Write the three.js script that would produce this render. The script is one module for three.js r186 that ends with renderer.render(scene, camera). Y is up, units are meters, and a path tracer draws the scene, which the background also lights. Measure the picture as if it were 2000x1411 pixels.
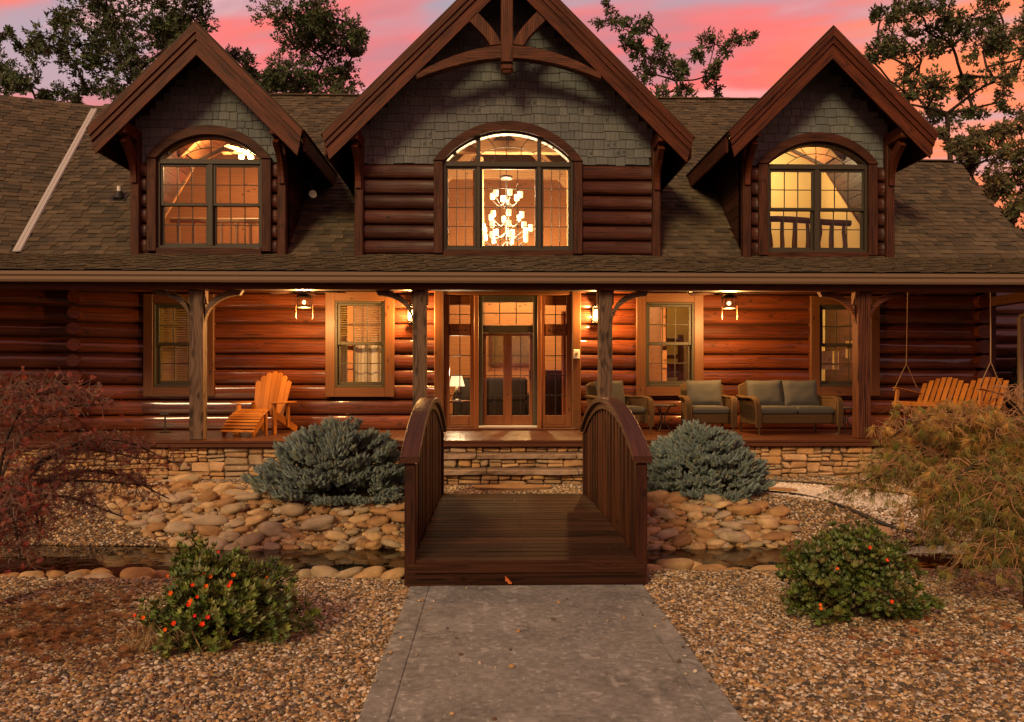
import * as THREE from 'three';
import { mergeGeometries, mergeVertices, toCreasedNormals } from 'three/addons/utils/BufferGeometryUtils.js';
import { ImprovedNoise } from 'three/addons/math/ImprovedNoise.js';

// ---------------------------------------------------------------- camera, sky, sun, exposure
const F = 1555, TH = Math.atan(40 / F), CAM = [0, 1.6, 12], HOR = 745;     // pixels of the 2000 x 1411 photograph
const scene = new THREE.Scene();
const camera = new THREE.PerspectiveCamera(2 * Math.atan(705.5 / F) * 180 / Math.PI, 2000 / 1411, 0.1, 600);
camera.position.set(...CAM);
camera.rotation.y = -TH;
camera.setViewOffset(2000, 1411, 0, -(HOR - 705.5), 2000, 1411);
const renderer = new THREE.WebGLRenderer({ antialias: true });
renderer.toneMapping = THREE.LinearToneMapping;
renderer.toneMappingExposure = 1.04;
renderer.shadowMap.enabled = true;

let seed = 12345;
function srand(s) { seed = s >>> 0; }
function rnd() { seed = (seed + 0x6D2B79F5) >>> 0; let t = seed; t = Math.imul(t ^ (t >>> 15), t | 1); t ^= t + Math.imul(t ^ (t >>> 7), t | 61); return ((t ^ (t >>> 14)) >>> 0) / 4294967296; }
const R = (a, b) => a + (b - a) * rnd();
const pick = (a) => a[Math.floor(rnd() * a.length) % a.length];
const clamp = (x, a = 0, b = 1) => Math.min(b, Math.max(a, x));
const ss = (a, b, x) => { const t = clamp((x - a) / (b - a)); return t * t * (3 - 2 * t); };
const lerp = (a, b, t) => a + (b - a) * t;
const mix3 = (a, b, t) => [lerp(a[0], b[0], t), lerp(a[1], b[1], t), lerp(a[2], b[2], t)];
const PN = new ImprovedNoise();
const n3 = (x, y, z) => PN.noise(x, y, z);
const fbm3 = (x, y, z, o = 4) => { let a = 0.5, s = 0; for (let i = 0; i < o; i++) { s += a * n3(x, y, z); x *= 2.03; y *= 2.03; z *= 2.03; a *= 0.5; } return s; };

{ // dusk sky: air and lit cloud streaks only
  const w = 2048, h = 1024, data = new Float32Array(w * h * 4);
  for (let j = 0; j < h; j++) {
    const e = ((j + 0.5) / h - 0.5) * Math.PI, y = Math.sin(e), c = Math.cos(e), deg = e * 180 / Math.PI;
    for (let i = 0; i < w; i++) {
      const a = ((i + 0.5) / w - 0.5) * 2 * Math.PI, x = Math.cos(a) * c, z = Math.sin(a) * c;
      let col;
      if (y < -0.02) col = [0.12, 0.10, 0.09];
      else {
        const q = 1 / (Math.max(y, 0) + 0.16), X = x * q, Z = z * q;
        const wx = fbm3(X * 0.5 + 7, Z * 0.5, 3, 3) * 1.1;
        const n1 = fbm3(X * 0.75 + wx + 2.0, Z * 1.9 - X * 0.45 + wx * 0.6, 1.3, 5);
        const n2 = fbm3(X * 1.7 + wx * 1.4 + 9, Z * 5.4 - X * 1.3 + wx, 5.1, 6);
        const n4 = fbm3(X * 0.45 - 4, Z * 0.7 + wx, 8.8, 3);
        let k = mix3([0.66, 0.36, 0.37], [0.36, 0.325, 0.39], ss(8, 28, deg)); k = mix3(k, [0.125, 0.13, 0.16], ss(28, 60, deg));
        k = mix3(k, [0.42, 0.42, 0.50], ss(0.0, 0.3, n4) * 0.55 * (1 - ss(28, 60, deg)));
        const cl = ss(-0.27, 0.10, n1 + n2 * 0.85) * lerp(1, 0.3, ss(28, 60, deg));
        k = mix3(k, mix3([0.92, 0.17, 0.15], [1.0, 0.26, 0.11], ss(-0.06, 0.22, n4 + n2 * 0.5)), cl);
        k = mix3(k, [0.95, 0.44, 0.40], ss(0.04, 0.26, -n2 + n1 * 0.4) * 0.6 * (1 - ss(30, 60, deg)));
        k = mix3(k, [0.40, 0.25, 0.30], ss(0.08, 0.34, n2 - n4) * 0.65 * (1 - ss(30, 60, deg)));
        col = k;
      }
      const o = (j * w + i) * 4; data[o] = col[0] * 1.12; data[o + 1] = col[1] * 1.12; data[o + 2] = col[2] * 1.12; data[o + 3] = 1;
    }
  }
  const t = new THREE.DataTexture(data, w, h, THREE.RGBAFormat, THREE.FloatType);
  t.mapping = THREE.EquirectangularReflectionMapping; t.magFilter = THREE.LinearFilter; t.minFilter = THREE.LinearFilter; t.needsUpdate = true;
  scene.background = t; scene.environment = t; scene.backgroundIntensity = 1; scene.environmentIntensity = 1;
}
const sun = new THREE.DirectionalLight(new THREE.Color(1.0, 0.70, 0.36), 2.6);
sun.position.set(-9, 13, 20); sun.target.position.set(0, 1, 0);
sun.castShadow = true; sun.shadow.radius = 28; sun.shadow.mapSize.set(2048, 2048);
Object.assign(sun.shadow.camera, { left: -18, right: 18, top: 18, bottom: -18, near: 1, far: 70 });
scene.add(sun, sun.target); sun.name = 'low_sun';

// ---------------------------------------------------------------- pixels to directions
function ray(px, py) { const u = (px - 1000) / F, v = (HOR - py) / F, c = Math.cos(TH), s = Math.sin(TH); return [s + u * c, v, -c + u * s]; }
function proj(x, y, z) { const c = Math.cos(TH), s = Math.sin(TH), X = x - CAM[0], Y = y - CAM[1], Z = z - CAM[2], d = X * s - Z * c; return [1000 + F * (X * c + Z * s) / d, HOR - F * Y / d, d]; }
function atZ(px, py, z) { const d = ray(px, py), t = (z - CAM[2]) / d[2]; return [CAM[0] + t * d[0], CAM[1] + t * d[1], z]; }
function atY(px, py, y) { const d = ray(px, py), t = (y - CAM[1]) / d[1]; return [CAM[0] + t * d[0], y, CAM[2] + t * d[2]]; }

// ---------------------------------------------------------------- geometry helpers
const V3 = (x, y, z) => new THREE.Vector3(x, y, z);
function clean(g) { let q = g.index ? g.toNonIndexed() : g; for (const k of Object.keys(q.attributes)) if (!['position', 'normal', 'uv'].includes(k)) q.deleteAttribute(k); if (!q.attributes.normal) q.computeVertexNormals(); if (!q.attributes.uv) q.setAttribute('uv', new THREE.BufferAttribute(new Float32Array(q.attributes.position.count * 2), 2)); q.clearGroups(); return q; }
function merge(list) { return list.length === 1 ? clean(list[0]) : mergeGeometries(list.map(clean), false); }
// uv in metres; the axis is the direction of the grain (runs along u)
function uvm(g, axis = 'x', ou = 0, ov = 0) {
  g = clean(g); const p = g.attributes.position, n = g.attributes.normal, uv = g.attributes.uv;
  for (let i = 0; i < p.count; i += 3) {
    let nx = 0, ny = 0, nz = 0; for (let k = 0; k < 3; k++) { nx += n.getX(i + k); ny += n.getY(i + k); nz += n.getZ(i + k); }
    nx = Math.abs(nx); ny = Math.abs(ny); nz = Math.abs(nz);
    const m = nx > ny && nx > nz ? 0 : ny > nz ? 1 : 2;
    for (let k = 0; k < 3; k++) {
      const x = p.getX(i + k), y = p.getY(i + k), z = p.getZ(i + k); let u, v;
      if (axis === 'x') [u, v] = m === 0 ? [z, y] : m === 1 ? [x, z] : [x, y];
      else if (axis === 'y') [u, v] = m === 0 ? [y, z] : m === 1 ? [x, z] : [y, x];
      else[u, v] = m === 0 ? [z, y] : m === 1 ? [z, x] : [x, y];
      uv.setXY(i + k, u + ou, v + ov);
    }
  }
  return g;
}
// box with chamfered edges, flat shaded, centred
const cbCache = new Map();
function cbox(w, h, d, b = 0.006, axis) {
  b = Math.min(b, w * 0.45, h * 0.45, d * 0.45);
  const X = w / 2, Y = h / 2, Z = d / 2, pos = [];
  const P = (sx, sy, sz, k) => [sx * (k === 0 ? X : X - b), sy * (k === 1 ? Y : Y - b), sz * (k === 2 ? Z : Z - b)];
  const tri = (a, b2, c) => { const u = V3(...b2).sub(V3(...a)), v = V3(...c).sub(V3(...a)), n = u.cross(v), m = V3(a[0] + b2[0] + c[0], a[1] + b2[1] + c[1], a[2] + b2[2] + c[2]); if (n.dot(m) < 0) pos.push(...a, ...c, ...b2); else pos.push(...a, ...b2, ...c); };
  const quad = (a, b2, c, e) => { tri(a, b2, c); tri(a, c, e); };
  for (const s of [-1, 1]) { quad(P(s, -1, -1, 0), P(s, 1, -1, 0), P(s, 1, 1, 0), P(s, -1, 1, 0)); quad(P(-1, s, -1, 1), P(1, s, -1, 1), P(1, s, 1, 1), P(-1, s, 1, 1)); quad(P(-1, -1, s, 2), P(1, -1, s, 2), P(1, 1, s, 2), P(-1, 1, s, 2)); }
  for (const s of [-1, 1]) for (const t of [-1, 1]) {
    quad(P(s, t, -1, 0), P(s, t, 1, 0), P(s, t, 1, 1), P(s, t, -1, 1));
    quad(P(s, -1, t, 0), P(s, 1, t, 0), P(s, 1, t, 2), P(s, -1, t, 2));
    quad(P(-1, s, t, 1), P(1, s, t, 1), P(1, s, t, 2), P(-1, s, t, 2));
    for (const r of [-1, 1]) tri(P(s, t, r, 0), P(s, t, r, 1), P(s, t, r, 2));
  }
  const g = new THREE.BufferGeometry(); g.setAttribute('position', new THREE.BufferAttribute(new Float32Array(pos), 3)); g.computeVertexNormals();
  axis = axis || (w >= h && w >= d ? 'x' : h >= d ? 'y' : 'z');
  return uvm(g, axis, R(0, 3), R(0, 3));
}
function place(g, x = 0, y = 0, z = 0, rx = 0, ry = 0, rz = 0) { const m = new THREE.Matrix4().makeRotationFromEuler(new THREE.Euler(rx, ry, rz)); m.setPosition(x, y, z); g.applyMatrix4(m); return g; }
function bx(x0, x1, y0, y1, z0, z1, b, axis) { return place(cbox(Math.abs(x1 - x0), Math.abs(y1 - y0), Math.abs(z1 - z0), b, axis), (x0 + x1) / 2, (y0 + y1) / 2, (z0 + z1) / 2); }
// bar of rectangular section between two points; w across, h along "up"
function bar(a, b, w, h, bev = 0.006, up = V3(0, 1, 0)) {
  const A = V3(...a), B = V3(...b), d = B.clone().sub(A), L = d.length(); d.normalize();
  let s = new THREE.Vector3().crossVectors(d, up); if (s.length() < 1e-4) s = V3(0, 0, 1); s.normalize(); const u = new THREE.Vector3().crossVectors(s, d);
  const g = cbox(L, h, w, bev, 'x'); g.applyMatrix4(new THREE.Matrix4().makeBasis(d, u, s).setPosition(A.add(B).multiplyScalar(0.5))); return g;
}
function tube(pts, r0, r1, seg = 6, rings = 0) {
  const c = new THREE.CatmullRomCurve3(pts.map(p => p.isVector3 ? p : V3(...p))), n = rings || Math.max(2, pts.length * 2), g = new THREE.TubeGeometry(c, n, 1, seg, false), p = g.attributes.position, uv = g.attributes.uv;
  const L = c.getLength();
  for (let i = 0; i <= n; i++) { const o = c.getPointAt(i / n), r = lerp(r0, r1, i / n); for (let j = 0; j <= seg; j++) { const k = i * (seg + 1) + j; p.setXYZ(k, o.x + (p.getX(k) - o.x) * r, o.y + (p.getY(k) - o.y) * r, o.z + (p.getZ(k) - o.z) * r); uv.setXY(k, i / n * L, j / seg * r0 * 6); } }
  return g;
}
function rod(a, b, r, seg = 6) { return tube([a, [(a[0] + b[0]) / 2, (a[1] + b[1]) / 2, (a[2] + b[2]) / 2], b], r, r, seg, 1); }
function extr(pts, depth, bev = 0) { const s = new THREE.Shape(pts.map(p => new THREE.Vector2(p[0], p[1]))); return new THREE.ExtrudeGeometry(s, { depth, bevelEnabled: bev > 0, bevelThickness: bev, bevelSize: bev, bevelSegments: 1, curveSegments: 12 }); }
const lathe = (pts, seg = 16) => new THREE.LatheGeometry(pts.map(p => new THREE.Vector2(p[0], p[1])), seg);

// ---------------------------------------------------------------- naming
const taken = {};
function numbered(n) { taken[n] = (taken[n] ?? -1) + 1; return taken[n] ? `${n}_${String(taken[n]).padStart(3, '0')}` : n; }
function obj(name, geos, mat, parent) { const m = new THREE.Mesh(Array.isArray(geos) ? merge(geos) : geos, mat); m.name = parent ? name : numbered(name); m.castShadow = m.receiveShadow = true; (parent || scene).add(m); return m; }
function tag(o, label, category, group, kind) { o.userData.label = label; if (category) o.userData.category = category; if (group) o.userData.group = group; if (kind) o.userData.kind = kind; return o; }
function thing(name, label, category, [x, y, z] = [0, 0, 0], turn = 0, group) { const o = new THREE.Group(); o.name = numbered(name); scene.add(o); o.position.set(x, y, z); o.rotation.y = turn; return tag(o, label, category, group); }
function part(name, parent, pos = [0, 0, 0], ry = 0) { const o = new THREE.Group(); o.name = name; o.position.set(...pos); o.rotation.y = ry; parent.add(o); return o; }
function struct(name, geos, mat, label, category) { const o = obj(name, geos, mat); o.userData.kind = 'structure'; return label ? tag(o, label, category || name.replace(/_/g, ' '), null, 'structure') : o; }
function lampLight(parent, x, y, z, cd, color = [1, 0.62, 0.28], r = 2) { const l = new THREE.PointLight(new THREE.Color().setRGB(...color), cd, 0, 2); l.position.set(x, y, z); l.castShadow = true; l.shadow.radius = r; l.name = 'lamp_light'; parent.add(l); return l; }

// ---------------------------------------------------------------- textures
function hash2(x, y, s) { let h = Math.imul(x, 374761393) + Math.imul(y, 668265263) + Math.imul(s, 1442695041); h = Math.imul(h ^ (h >>> 13), 1274126177); return ((h ^ (h >>> 16)) >>> 0) / 4294967296; }
const HT = new Float32Array(65536); for (let i = 0; i < 65536; i++) HT[i] = hash2(i, 77, 5);
function tn(u, v, fx, fy, s) { // tileable value noise, u v in 0..1
  const x = u * fx, y = v * fy, xi = Math.floor(x), yi = Math.floor(y), a = x - xi, b = y - yi, w = a * a * (3 - 2 * a), q = b * b * (3 - 2 * b), i0 = xi % fx, i1 = (xi + 1) % fx, o = s * 7919, j0 = (yi % fy) * 251 + o, j1 = ((yi + 1) % fy) * 251 + o;
  const p = HT[(i0 + j0) & 65535], r = HT[(i1 + j0) & 65535], t = HT[(i0 + j1) & 65535], e = HT[(i1 + j1) & 65535], f = p + (r - p) * w;
  return f + (t + (e - t) * w - f) * q;
}
function tf(u, v, fx, fy, s, o = 4) { let a = 0.5, t = 0, n = 0; for (let i = 0; i < o; i++) { t += a * tn(u, v, fx << i, fy << i, s + i); n += a; a *= 0.5; } return t / n; }
const enc = (x) => { x = clamp(x); return Math.round(255 * (x <= 0.0031308 ? 12.92 * x : 1.055 * Math.pow(x, 1 / 2.4) - 0.055)); };
function texture(size, metres, fn, colour = true) { // fn(u, v) -> number or [r, g, b] (linear)
  const [w, h] = Array.isArray(size) ? size : [size, size], d = new Uint8Array(w * h * 4);
  for (let j = 0; j < h; j++) for (let i = 0; i < w; i++) { let c = fn((i + 0.5) / w, (j + 0.5) / h); if (typeof c === 'number') c = [c, c, c]; const o = (j * w + i) * 4; for (let k = 0; k < 3; k++) d[o + k] = colour ? enc(c[k]) : Math.round(255 * clamp(c[k])); d[o + 3] = 255; }
  const t = new THREE.DataTexture(d, w, h); t.wrapS = t.wrapT = THREE.RepeatWrapping; t.magFilter = THREE.LinearFilter; t.minFilter = THREE.LinearFilter; if (colour) t.colorSpace = THREE.SRGBColorSpace;
  const [mu, mv] = Array.isArray(metres) ? metres : [metres, metres]; t.repeat.set(1 / mu, 1 / mv); t.needsUpdate = true; return t;
}
function woodFn(s, knots, contrast, rough = 1) {
  srand(s); const K = []; for (let i = 0; i < knots; i++) K.push([rnd(), rnd(), knots > 20 ? R(0.05, 0.13) : R(0.02, 0.05)]);
  return (u, v) => {
    let warp = tf(u, v, 3, 6, s, 3) * 0.10, kn = 0;
    for (const [a, b, r] of K) { let du = Math.abs(u - a); du = Math.min(du, 1 - du); let dv = Math.abs(v - b); dv = Math.min(dv, 1 - dv); const d = Math.hypot(du * 1.6, dv); kn = Math.max(kn, 1 - ss(r * 0.3, r, d)); warp += 0.10 * Math.exp(-d * d / (r * r * 3)); }
    const rings = 0.5 + 0.5 * Math.sin((v + warp) * Math.PI * 2 * (knots > 20 ? 9 : 14) + 3 * tf(u, v, 5, 9, s + 33, 2)), fine = tf(u, v, 6, 96, s + 9, 3), big = tf(u, v, 3, 5, s + 20, 3);
    return clamp((1.0 - contrast * (0.10 * (1 - rings) + 0.26 * (1 - fine) * rough + 0.22 * (1 - big))) * (1 - 0.55 * kn), 0.05, 1);
  };
}
const grainFn = woodFn(11, 7, 1.0), roughFn = woodFn(23, 6, 2.1, 1.25), knotFn = woodFn(31, 22, 2.0);
const T = {};
const memo = (n, fn) => { const a = new Float32Array(n * n).fill(-1); return (u, v) => { const k = Math.floor(v * n) * n + Math.floor(u * n); return a[k] < 0 ? (a[k] = fn(u, v)) : a[k]; }; };
for (const [k, f, m] of [['grain', grainFn, [2.2, 0.8]], ['rough', roughFn, [1.6, 0.5]], ['knot', knotFn, [1.7, 0.55]]]) { const q = memo(512, f); T[k] = texture(512, m, q); T[k + 'B'] = texture(512, m, q, false); }
const logFn = (() => { const base = woodFn(57, 9, 1.5, 1.3); return (u, v) => { const chk = ss(0.60, 0.70, tf(u, v, 5, 70, 201, 3)) * ss(0.5, 0.62, tf(u, v, 6, 8, 205, 2)), st = tf(u, v, 4, 3, 209, 4); return clamp(base(u, v) * (0.62 + 0.62 * st) * (1 - 0.6 * chk), 0.04, 1); }; })();
{ const q = memo(512, logFn); T.log = texture(512, [2.6, 0.9], q); T.logB = texture(512, [2.6, 0.9], q, false); }
const stoneFn = (u, v) => { const a = tf(u, v, 4, 4, 41, 5), b = tf(u, v, 24, 24, 47, 3), c = tf(u, v, 3, 7, 53, 4); return [0.45 + 0.5 * a + 0.22 * (b - 0.5), 0.42 + 0.46 * a + 0.24 * (b - 0.5) + 0.10 * (c - 0.5), 0.38 + 0.44 * a + 0.26 * (b - 0.5) + 0.20 * (c - 0.5)]; };
T.stone = texture(384, 0.7, stoneFn); T.stoneB = texture(256, 0.35, (u, v) => 0.6 * tf(u, v, 6, 6, 61, 5) + 0.4 * tf(u, v, 32, 32, 63, 2), false);
T.grit = texture(256, 0.4, (u, v) => 0.66 + 0.34 * tf(u, v, 64, 64, 71, 2) - 0.22 * tf(u, v, 5, 5, 75, 3)); T.gritB = texture(256, 0.16, (u, v) => tf(u, v, 40, 40, 77, 2), false);
T.weave = texture([256, 256], [0.06, 0.06], (u, v) => { const a = Math.floor(u * 8) + Math.floor(v * 8), s = (a & 1) ? Math.abs(Math.sin(u * 8 * Math.PI)) : Math.abs(Math.sin(v * 8 * Math.PI)); return 0.3 + 0.7 * s; });
T.weaveB = texture([256, 256], [0.06, 0.06], (u, v) => { const a = Math.floor(u * 8) + Math.floor(v * 8); return (a & 1) ? Math.abs(Math.sin(u * 8 * Math.PI)) : Math.abs(Math.sin(v * 8 * Math.PI)); }, false);
T.cloth = texture(256, 0.25, (u, v) => 0.72 + 0.2 * tn(u, v, 128, 128, 5) + 0.12 * (tf(u, v, 4, 4, 8, 3) - 0.5));
T.concrete = texture(768, 2.6, (u, v) => {
  const a = tf(u, v, 3, 3, 81, 5), b = tf(u, v, 90, 90, 85, 2), c = tf(u, v, 9, 14, 87, 4), sp = ss(0.76, 0.84, tn(u, v, 60, 60, 91)) * ss(0.45, 0.6, tf(u, v, 4, 4, 95, 2)), st = ss(0.56, 0.68, tf(u, v, 14, 5, 97, 4)), dk = ss(0.54, 0.72, tf(u, v, 6, 6, 99, 4)), fl = ss(0.83, 0.9, tn(u, v, 150, 150, 101));
  const k = 0.48 * (0.80 + 0.30 * a) + 0.28 * (b - 0.5) + 0.14 * (c - 0.5) + 0.22 * sp + 0.12 * st - 0.08 * dk + 0.26 * fl; return [k * 1.03, k * 0.985, k * 0.91];
});
T.concreteB = texture(256, 0.5, (u, v) => tf(u, v, 48, 48, 103, 3), false);
T.soil = texture(256, 0.9, (u, v) => { const b = tf(u, v, 40, 40, 111, 3), c = tn(u, v, 60, 60, 113), g = hash2(Math.floor(u * 60), Math.floor(v * 60), 7); return mix3([0.40 + 0.5 * b, 0.30 + 0.42 * b, 0.20 + 0.34 * b], [0.5, 0.47, 0.42], 0.5 * ss(0.5, 0.8, c * g + 0.2)); });
T.soilB = texture(256, 0.45, (u, v) => tf(u, v, 30, 30, 115, 3), false);
T.leaf = texture(128, 1, (u, v) => 0.7 + 0.3 * tf(u, v, 6, 6, 121, 3));

// ---------------------------------------------------------------- materials (linear base colours)
const C = (r, g, b) => new THREE.Color().setRGB(r, g, b);
function std(c, rough, o = {}) { return new THREE.MeshPhysicalMaterial({ color: C(...c), roughness: rough, specularIntensity: 0.28, side: THREE.DoubleSide, ...o }); }
function phy(c, rough, o = {}) { return new THREE.MeshPhysicalMaterial({ color: C(...c), roughness: rough, side: THREE.DoubleSide, ...o }); }
const wood = (c, rough, o = {}, t = 'grain', bs = 0.0015) => phy(c, rough, { map: T[t], bumpMap: T[t + 'B'], bumpScale: bs, specularIntensity: 0.35, ...o });
const M = {};
M.logs = [[0.165, 0.034, 0.006], [0.115, 0.023, 0.0046], [0.195, 0.043, 0.008], [0.145, 0.030, 0.006]].map(c => wood(c, 0.55, { clearcoat: 1.0, clearcoatRoughness: 0.12 }, 'log', 0.009));
M.gableLogs = [[0.105, 0.030, 0.015], [0.08, 0.024, 0.012], [0.125, 0.038, 0.019]].map(c => wood(c, 0.5, { clearcoat: 0.15, clearcoatRoughness: 0.35 }, 'log', 0.009));
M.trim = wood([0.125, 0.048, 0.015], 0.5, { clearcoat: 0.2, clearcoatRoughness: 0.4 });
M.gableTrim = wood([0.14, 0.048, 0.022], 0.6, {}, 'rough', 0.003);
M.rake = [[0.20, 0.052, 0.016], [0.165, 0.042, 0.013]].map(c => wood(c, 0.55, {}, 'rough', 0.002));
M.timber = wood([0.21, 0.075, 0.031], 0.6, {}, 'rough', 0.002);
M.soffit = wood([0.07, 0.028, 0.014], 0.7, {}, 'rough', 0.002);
M.post = wood([0.215, 0.14, 0.09], 0.7, {}, 'knot', 0.003);
M.postRed = wood([0.19, 0.062, 0.028], 0.6, {}, 'rough', 0.002);
M.beam = wood([0.105, 0.038, 0.017], 0.5, {}, 'grain', 0.001);
M.floor = [[0.085, 0.027, 0.010], [0.072, 0.023, 0.009], [0.10, 0.033, 0.013]].map(c => wood(c, 0.36, { clearcoat: 0.3, clearcoatRoughness: 0.3 }));
M.doorWood = wood([0.24, 0.088, 0.027], 0.4, { clearcoat: 0.3, clearcoatRoughness: 0.3 });
M.shake = [[0.158, 0.178, 0.176], [0.138, 0.158, 0.158], [0.180, 0.198, 0.190], [0.148, 0.166, 0.160]].map(c => std(c, 0.85, { map: T.grain, bumpMap: T.grainB, bumpScale: 0.001 }));
M.shakeBack = std([0.05, 0.047, 0.04], 0.9);
M.roof = [[0.122, 0.098, 0.063], [0.102, 0.083, 0.055], [0.146, 0.115, 0.072], [0.080, 0.067, 0.046], [0.125, 0.094, 0.057]].map(c => std(c, 0.9, { map: T.grit, bumpMap: T.gritB, bumpScale: 0.002 }));
M.roofBase = std([0.06, 0.046, 0.034], 0.95);
M.gutter = phy([0.165, 0.115, 0.072], 0.45, { clearcoat: 0.15 });
M.frame = phy([0.040, 0.034, 0.022], 0.5, { specularIntensity: 0.5 });
M.muntin = phy([0.050, 0.042, 0.028], 0.5, { specularIntensity: 0.4 });
M.darkMetal = phy([0.03, 0.025, 0.02], 0.45, { metalness: 0.4 });
M.glass = phy([1, 1, 1], 0.0, { transmission: 1, thickness: 0, ior: 1.5, specularIntensity: 0.5 });
M.flash = phy([0.42, 0.41, 0.38], 0.5);
M.pvc = std([0.6, 0.58, 0.54], 0.5);
M.inPlank = [[0.44, 0.20, 0.085], [0.39, 0.175, 0.075], [0.48, 0.22, 0.095]].map(c => wood(c, 0.55));
M.inWall = std([0.60, 0.44, 0.19], 0.85);
M.inTan = std([0.50, 0.34, 0.12], 0.85);
M.inFloor = wood([0.25, 0.13, 0.06], 0.5);
M.inBeam = wood([0.50, 0.30, 0.14], 0.55);
M.stones = [[0.60, 0.41, 0.21], [0.50, 0.33, 0.165], [0.66, 0.47, 0.26], [0.40, 0.28, 0.16], [0.56, 0.36, 0.16], [0.46, 0.37, 0.24]].map(c => std(c, 0.88, { map: T.stone, bumpMap: T.stoneB, bumpScale: 0.012 }));
M.chink = std([0.022, 0.012, 0.008], 0.9);
M.mortar = std([0.10, 0.075, 0.05], 0.95);
M.slab = std([0.36, 0.28, 0.20], 0.85, { map: T.stone, bumpMap: T.stoneB, bumpScale: 0.015 });
M.deck = [[0.088, 0.036, 0.020], [0.058, 0.024, 0.014], [0.115, 0.050, 0.029]].map(c => wood(c, 0.5, {}, 'log', 0.004));
for (const m of M.deck) { m.roughness = 0.7; m.specularIntensity = 0.15; }
M.bridge = [[0.105, 0.031, 0.012], [0.072, 0.021, 0.0085], [0.14, 0.044, 0.017]].map(c => wood(c, 0.5, { clearcoat: 0.1, clearcoatRoughness: 0.35 }, 'log', 0.004));
M.bridgeCap = wood([0.13, 0.050, 0.031], 0.45, {}, 'log', 0.003);
M.concrete = std([0.395, 0.43, 0.415], 0.85, { map: T.concrete, bumpMap: T.concreteB, bumpScale: 0.003 });
M.soil = std([0.26, 0.21, 0.135], 0.95, { map: T.soil, bumpMap: T.soilB, bumpScale: 0.02 });
M.rocks = [[0.56, 0.40, 0.20], [0.46, 0.29, 0.13], [0.42, 0.35, 0.22], [0.64, 0.48, 0.26], [0.36, 0.225, 0.105], [0.46, 0.385, 0.27]].map(c => std(c, 0.72, { map: T.stone, bumpMap: T.stoneB, bumpScale: 0.004 }));
M.bulb = std([1, 0.8, 0.5], 0.6, { emissive: C(1, 0.62, 0.26), emissiveIntensity: 3.6 });
M.shade = std([1, 0.85, 0.6], 0.6, { emissive: C(1, 0.60, 0.24), emissiveIntensity: 1.9 });
M.honey = [[0.40, 0.145, 0.024], [0.34, 0.12, 0.019], [0.45, 0.17, 0.030]].map(c => wood(c, 0.5, { clearcoat: 0.12 }));
M.wicker = std([0.105, 0.060, 0.025], 0.7, { map: T.weave, bumpMap: T.weaveB, bumpScale: 0.004 });
M.cushion = std([0.064, 0.062, 0.055], 0.9, { map: T.cloth });
M.bark = std([0.14, 0.11, 0.085], 0.95, { map: T.rough, bumpMap: T.roughB, bumpScale: 0.012 });

// ================================================================ THE HOUSE
const WALL = -2.35, FLOOR = 0.73, BRK_Y = 3.84, BRK_Z = -2.3, K = 0.9, RIDGE_Z = -7.54, RIDGE_Y = BRK_Y + K * (BRK_Z - RIDGE_Z);
const house = thing('log_house', 'log house with a covered porch, three gabled dormers and brown shingle roof', 'house');
const mainZ = (y) => BRK_Z - (y - BRK_Y) / K;
function prism(top, drop) { // slab below a planar quad (or polygon) of points
  const n = top.length, pos = [], b = top.map(p => [p[0] + drop[0], p[1] + drop[1], p[2] + drop[2]]);
  for (let i = 1; i < n - 1; i++) { pos.push(...top[0], ...top[i], ...top[i + 1]); pos.push(...b[0], ...b[i + 1], ...b[i]); }
  for (let i = 0; i < n; i++) { const j = (i + 1) % n; pos.push(...top[i], ...b[i], ...b[j], ...top[i], ...b[j], ...top[j]); }
  const g = new THREE.BufferGeometry(); g.setAttribute('position', new THREE.BufferAttribute(new Float32Array(pos), 3)); g.computeVertexNormals(); return g;
}
// ---- log with a rounded face, along x from 0 to L, bottom at y = 0, bulging to +z
function logG(L, h, bulge) {
  const s = R(0, 100), nl = Math.max(2, Math.ceil(L / 0.45)), na = 9, pos = [], uv = [], idx = [], ou = R(0, 3), ov = R(0, 1);
  for (let i = 0; i <= nl; i++) for (let j = 0; j <= na; j++) {
    const x = L * i / nl, a = (j / na - 0.5) * Math.PI * 0.99, w = 1 + 0.24 * n3(x * 0.9 + s, j * 0.15, s) + 0.07 * n3(x * 3.1, j * 0.4, s), dy = 0.016 * n3(x * 1.1, s, 2.2);
    pos.push(x, h / 2 + (h / 2 - 0.004) * Math.sin(a) + dy * Math.cos(a), bulge * Math.pow(Math.max(0, Math.cos(a)), 0.45) * w); uv.push(x + ou, j / na * h * 1.5 + ov);
  }
  for (let i = 0; i < nl; i++) for (let j = 0; j < na; j++) { const a = i * (na + 1) + j, b = a + na + 1; idx.push(a, b, a + 1, b, b + 1, a + 1); }
  for (const e of [0, nl]) { const c = pos.length / 3; pos.push(L * e / nl, h / 2, 0); uv.push(ou, ov); for (let j = 0; j < na; j++) { const a = e * (na + 1) + j; e ? idx.push(c, a, a + 1) : idx.push(c, a + 1, a); } }
  const g = new THREE.BufferGeometry(); g.setAttribute('position', new THREE.BufferAttribute(new Float32Array(pos), 3)); g.setAttribute('uv', new THREE.BufferAttribute(new Float32Array(uv), 2)); g.setIndex(idx);
  g.computeVertexNormals(); return g;
}
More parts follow.
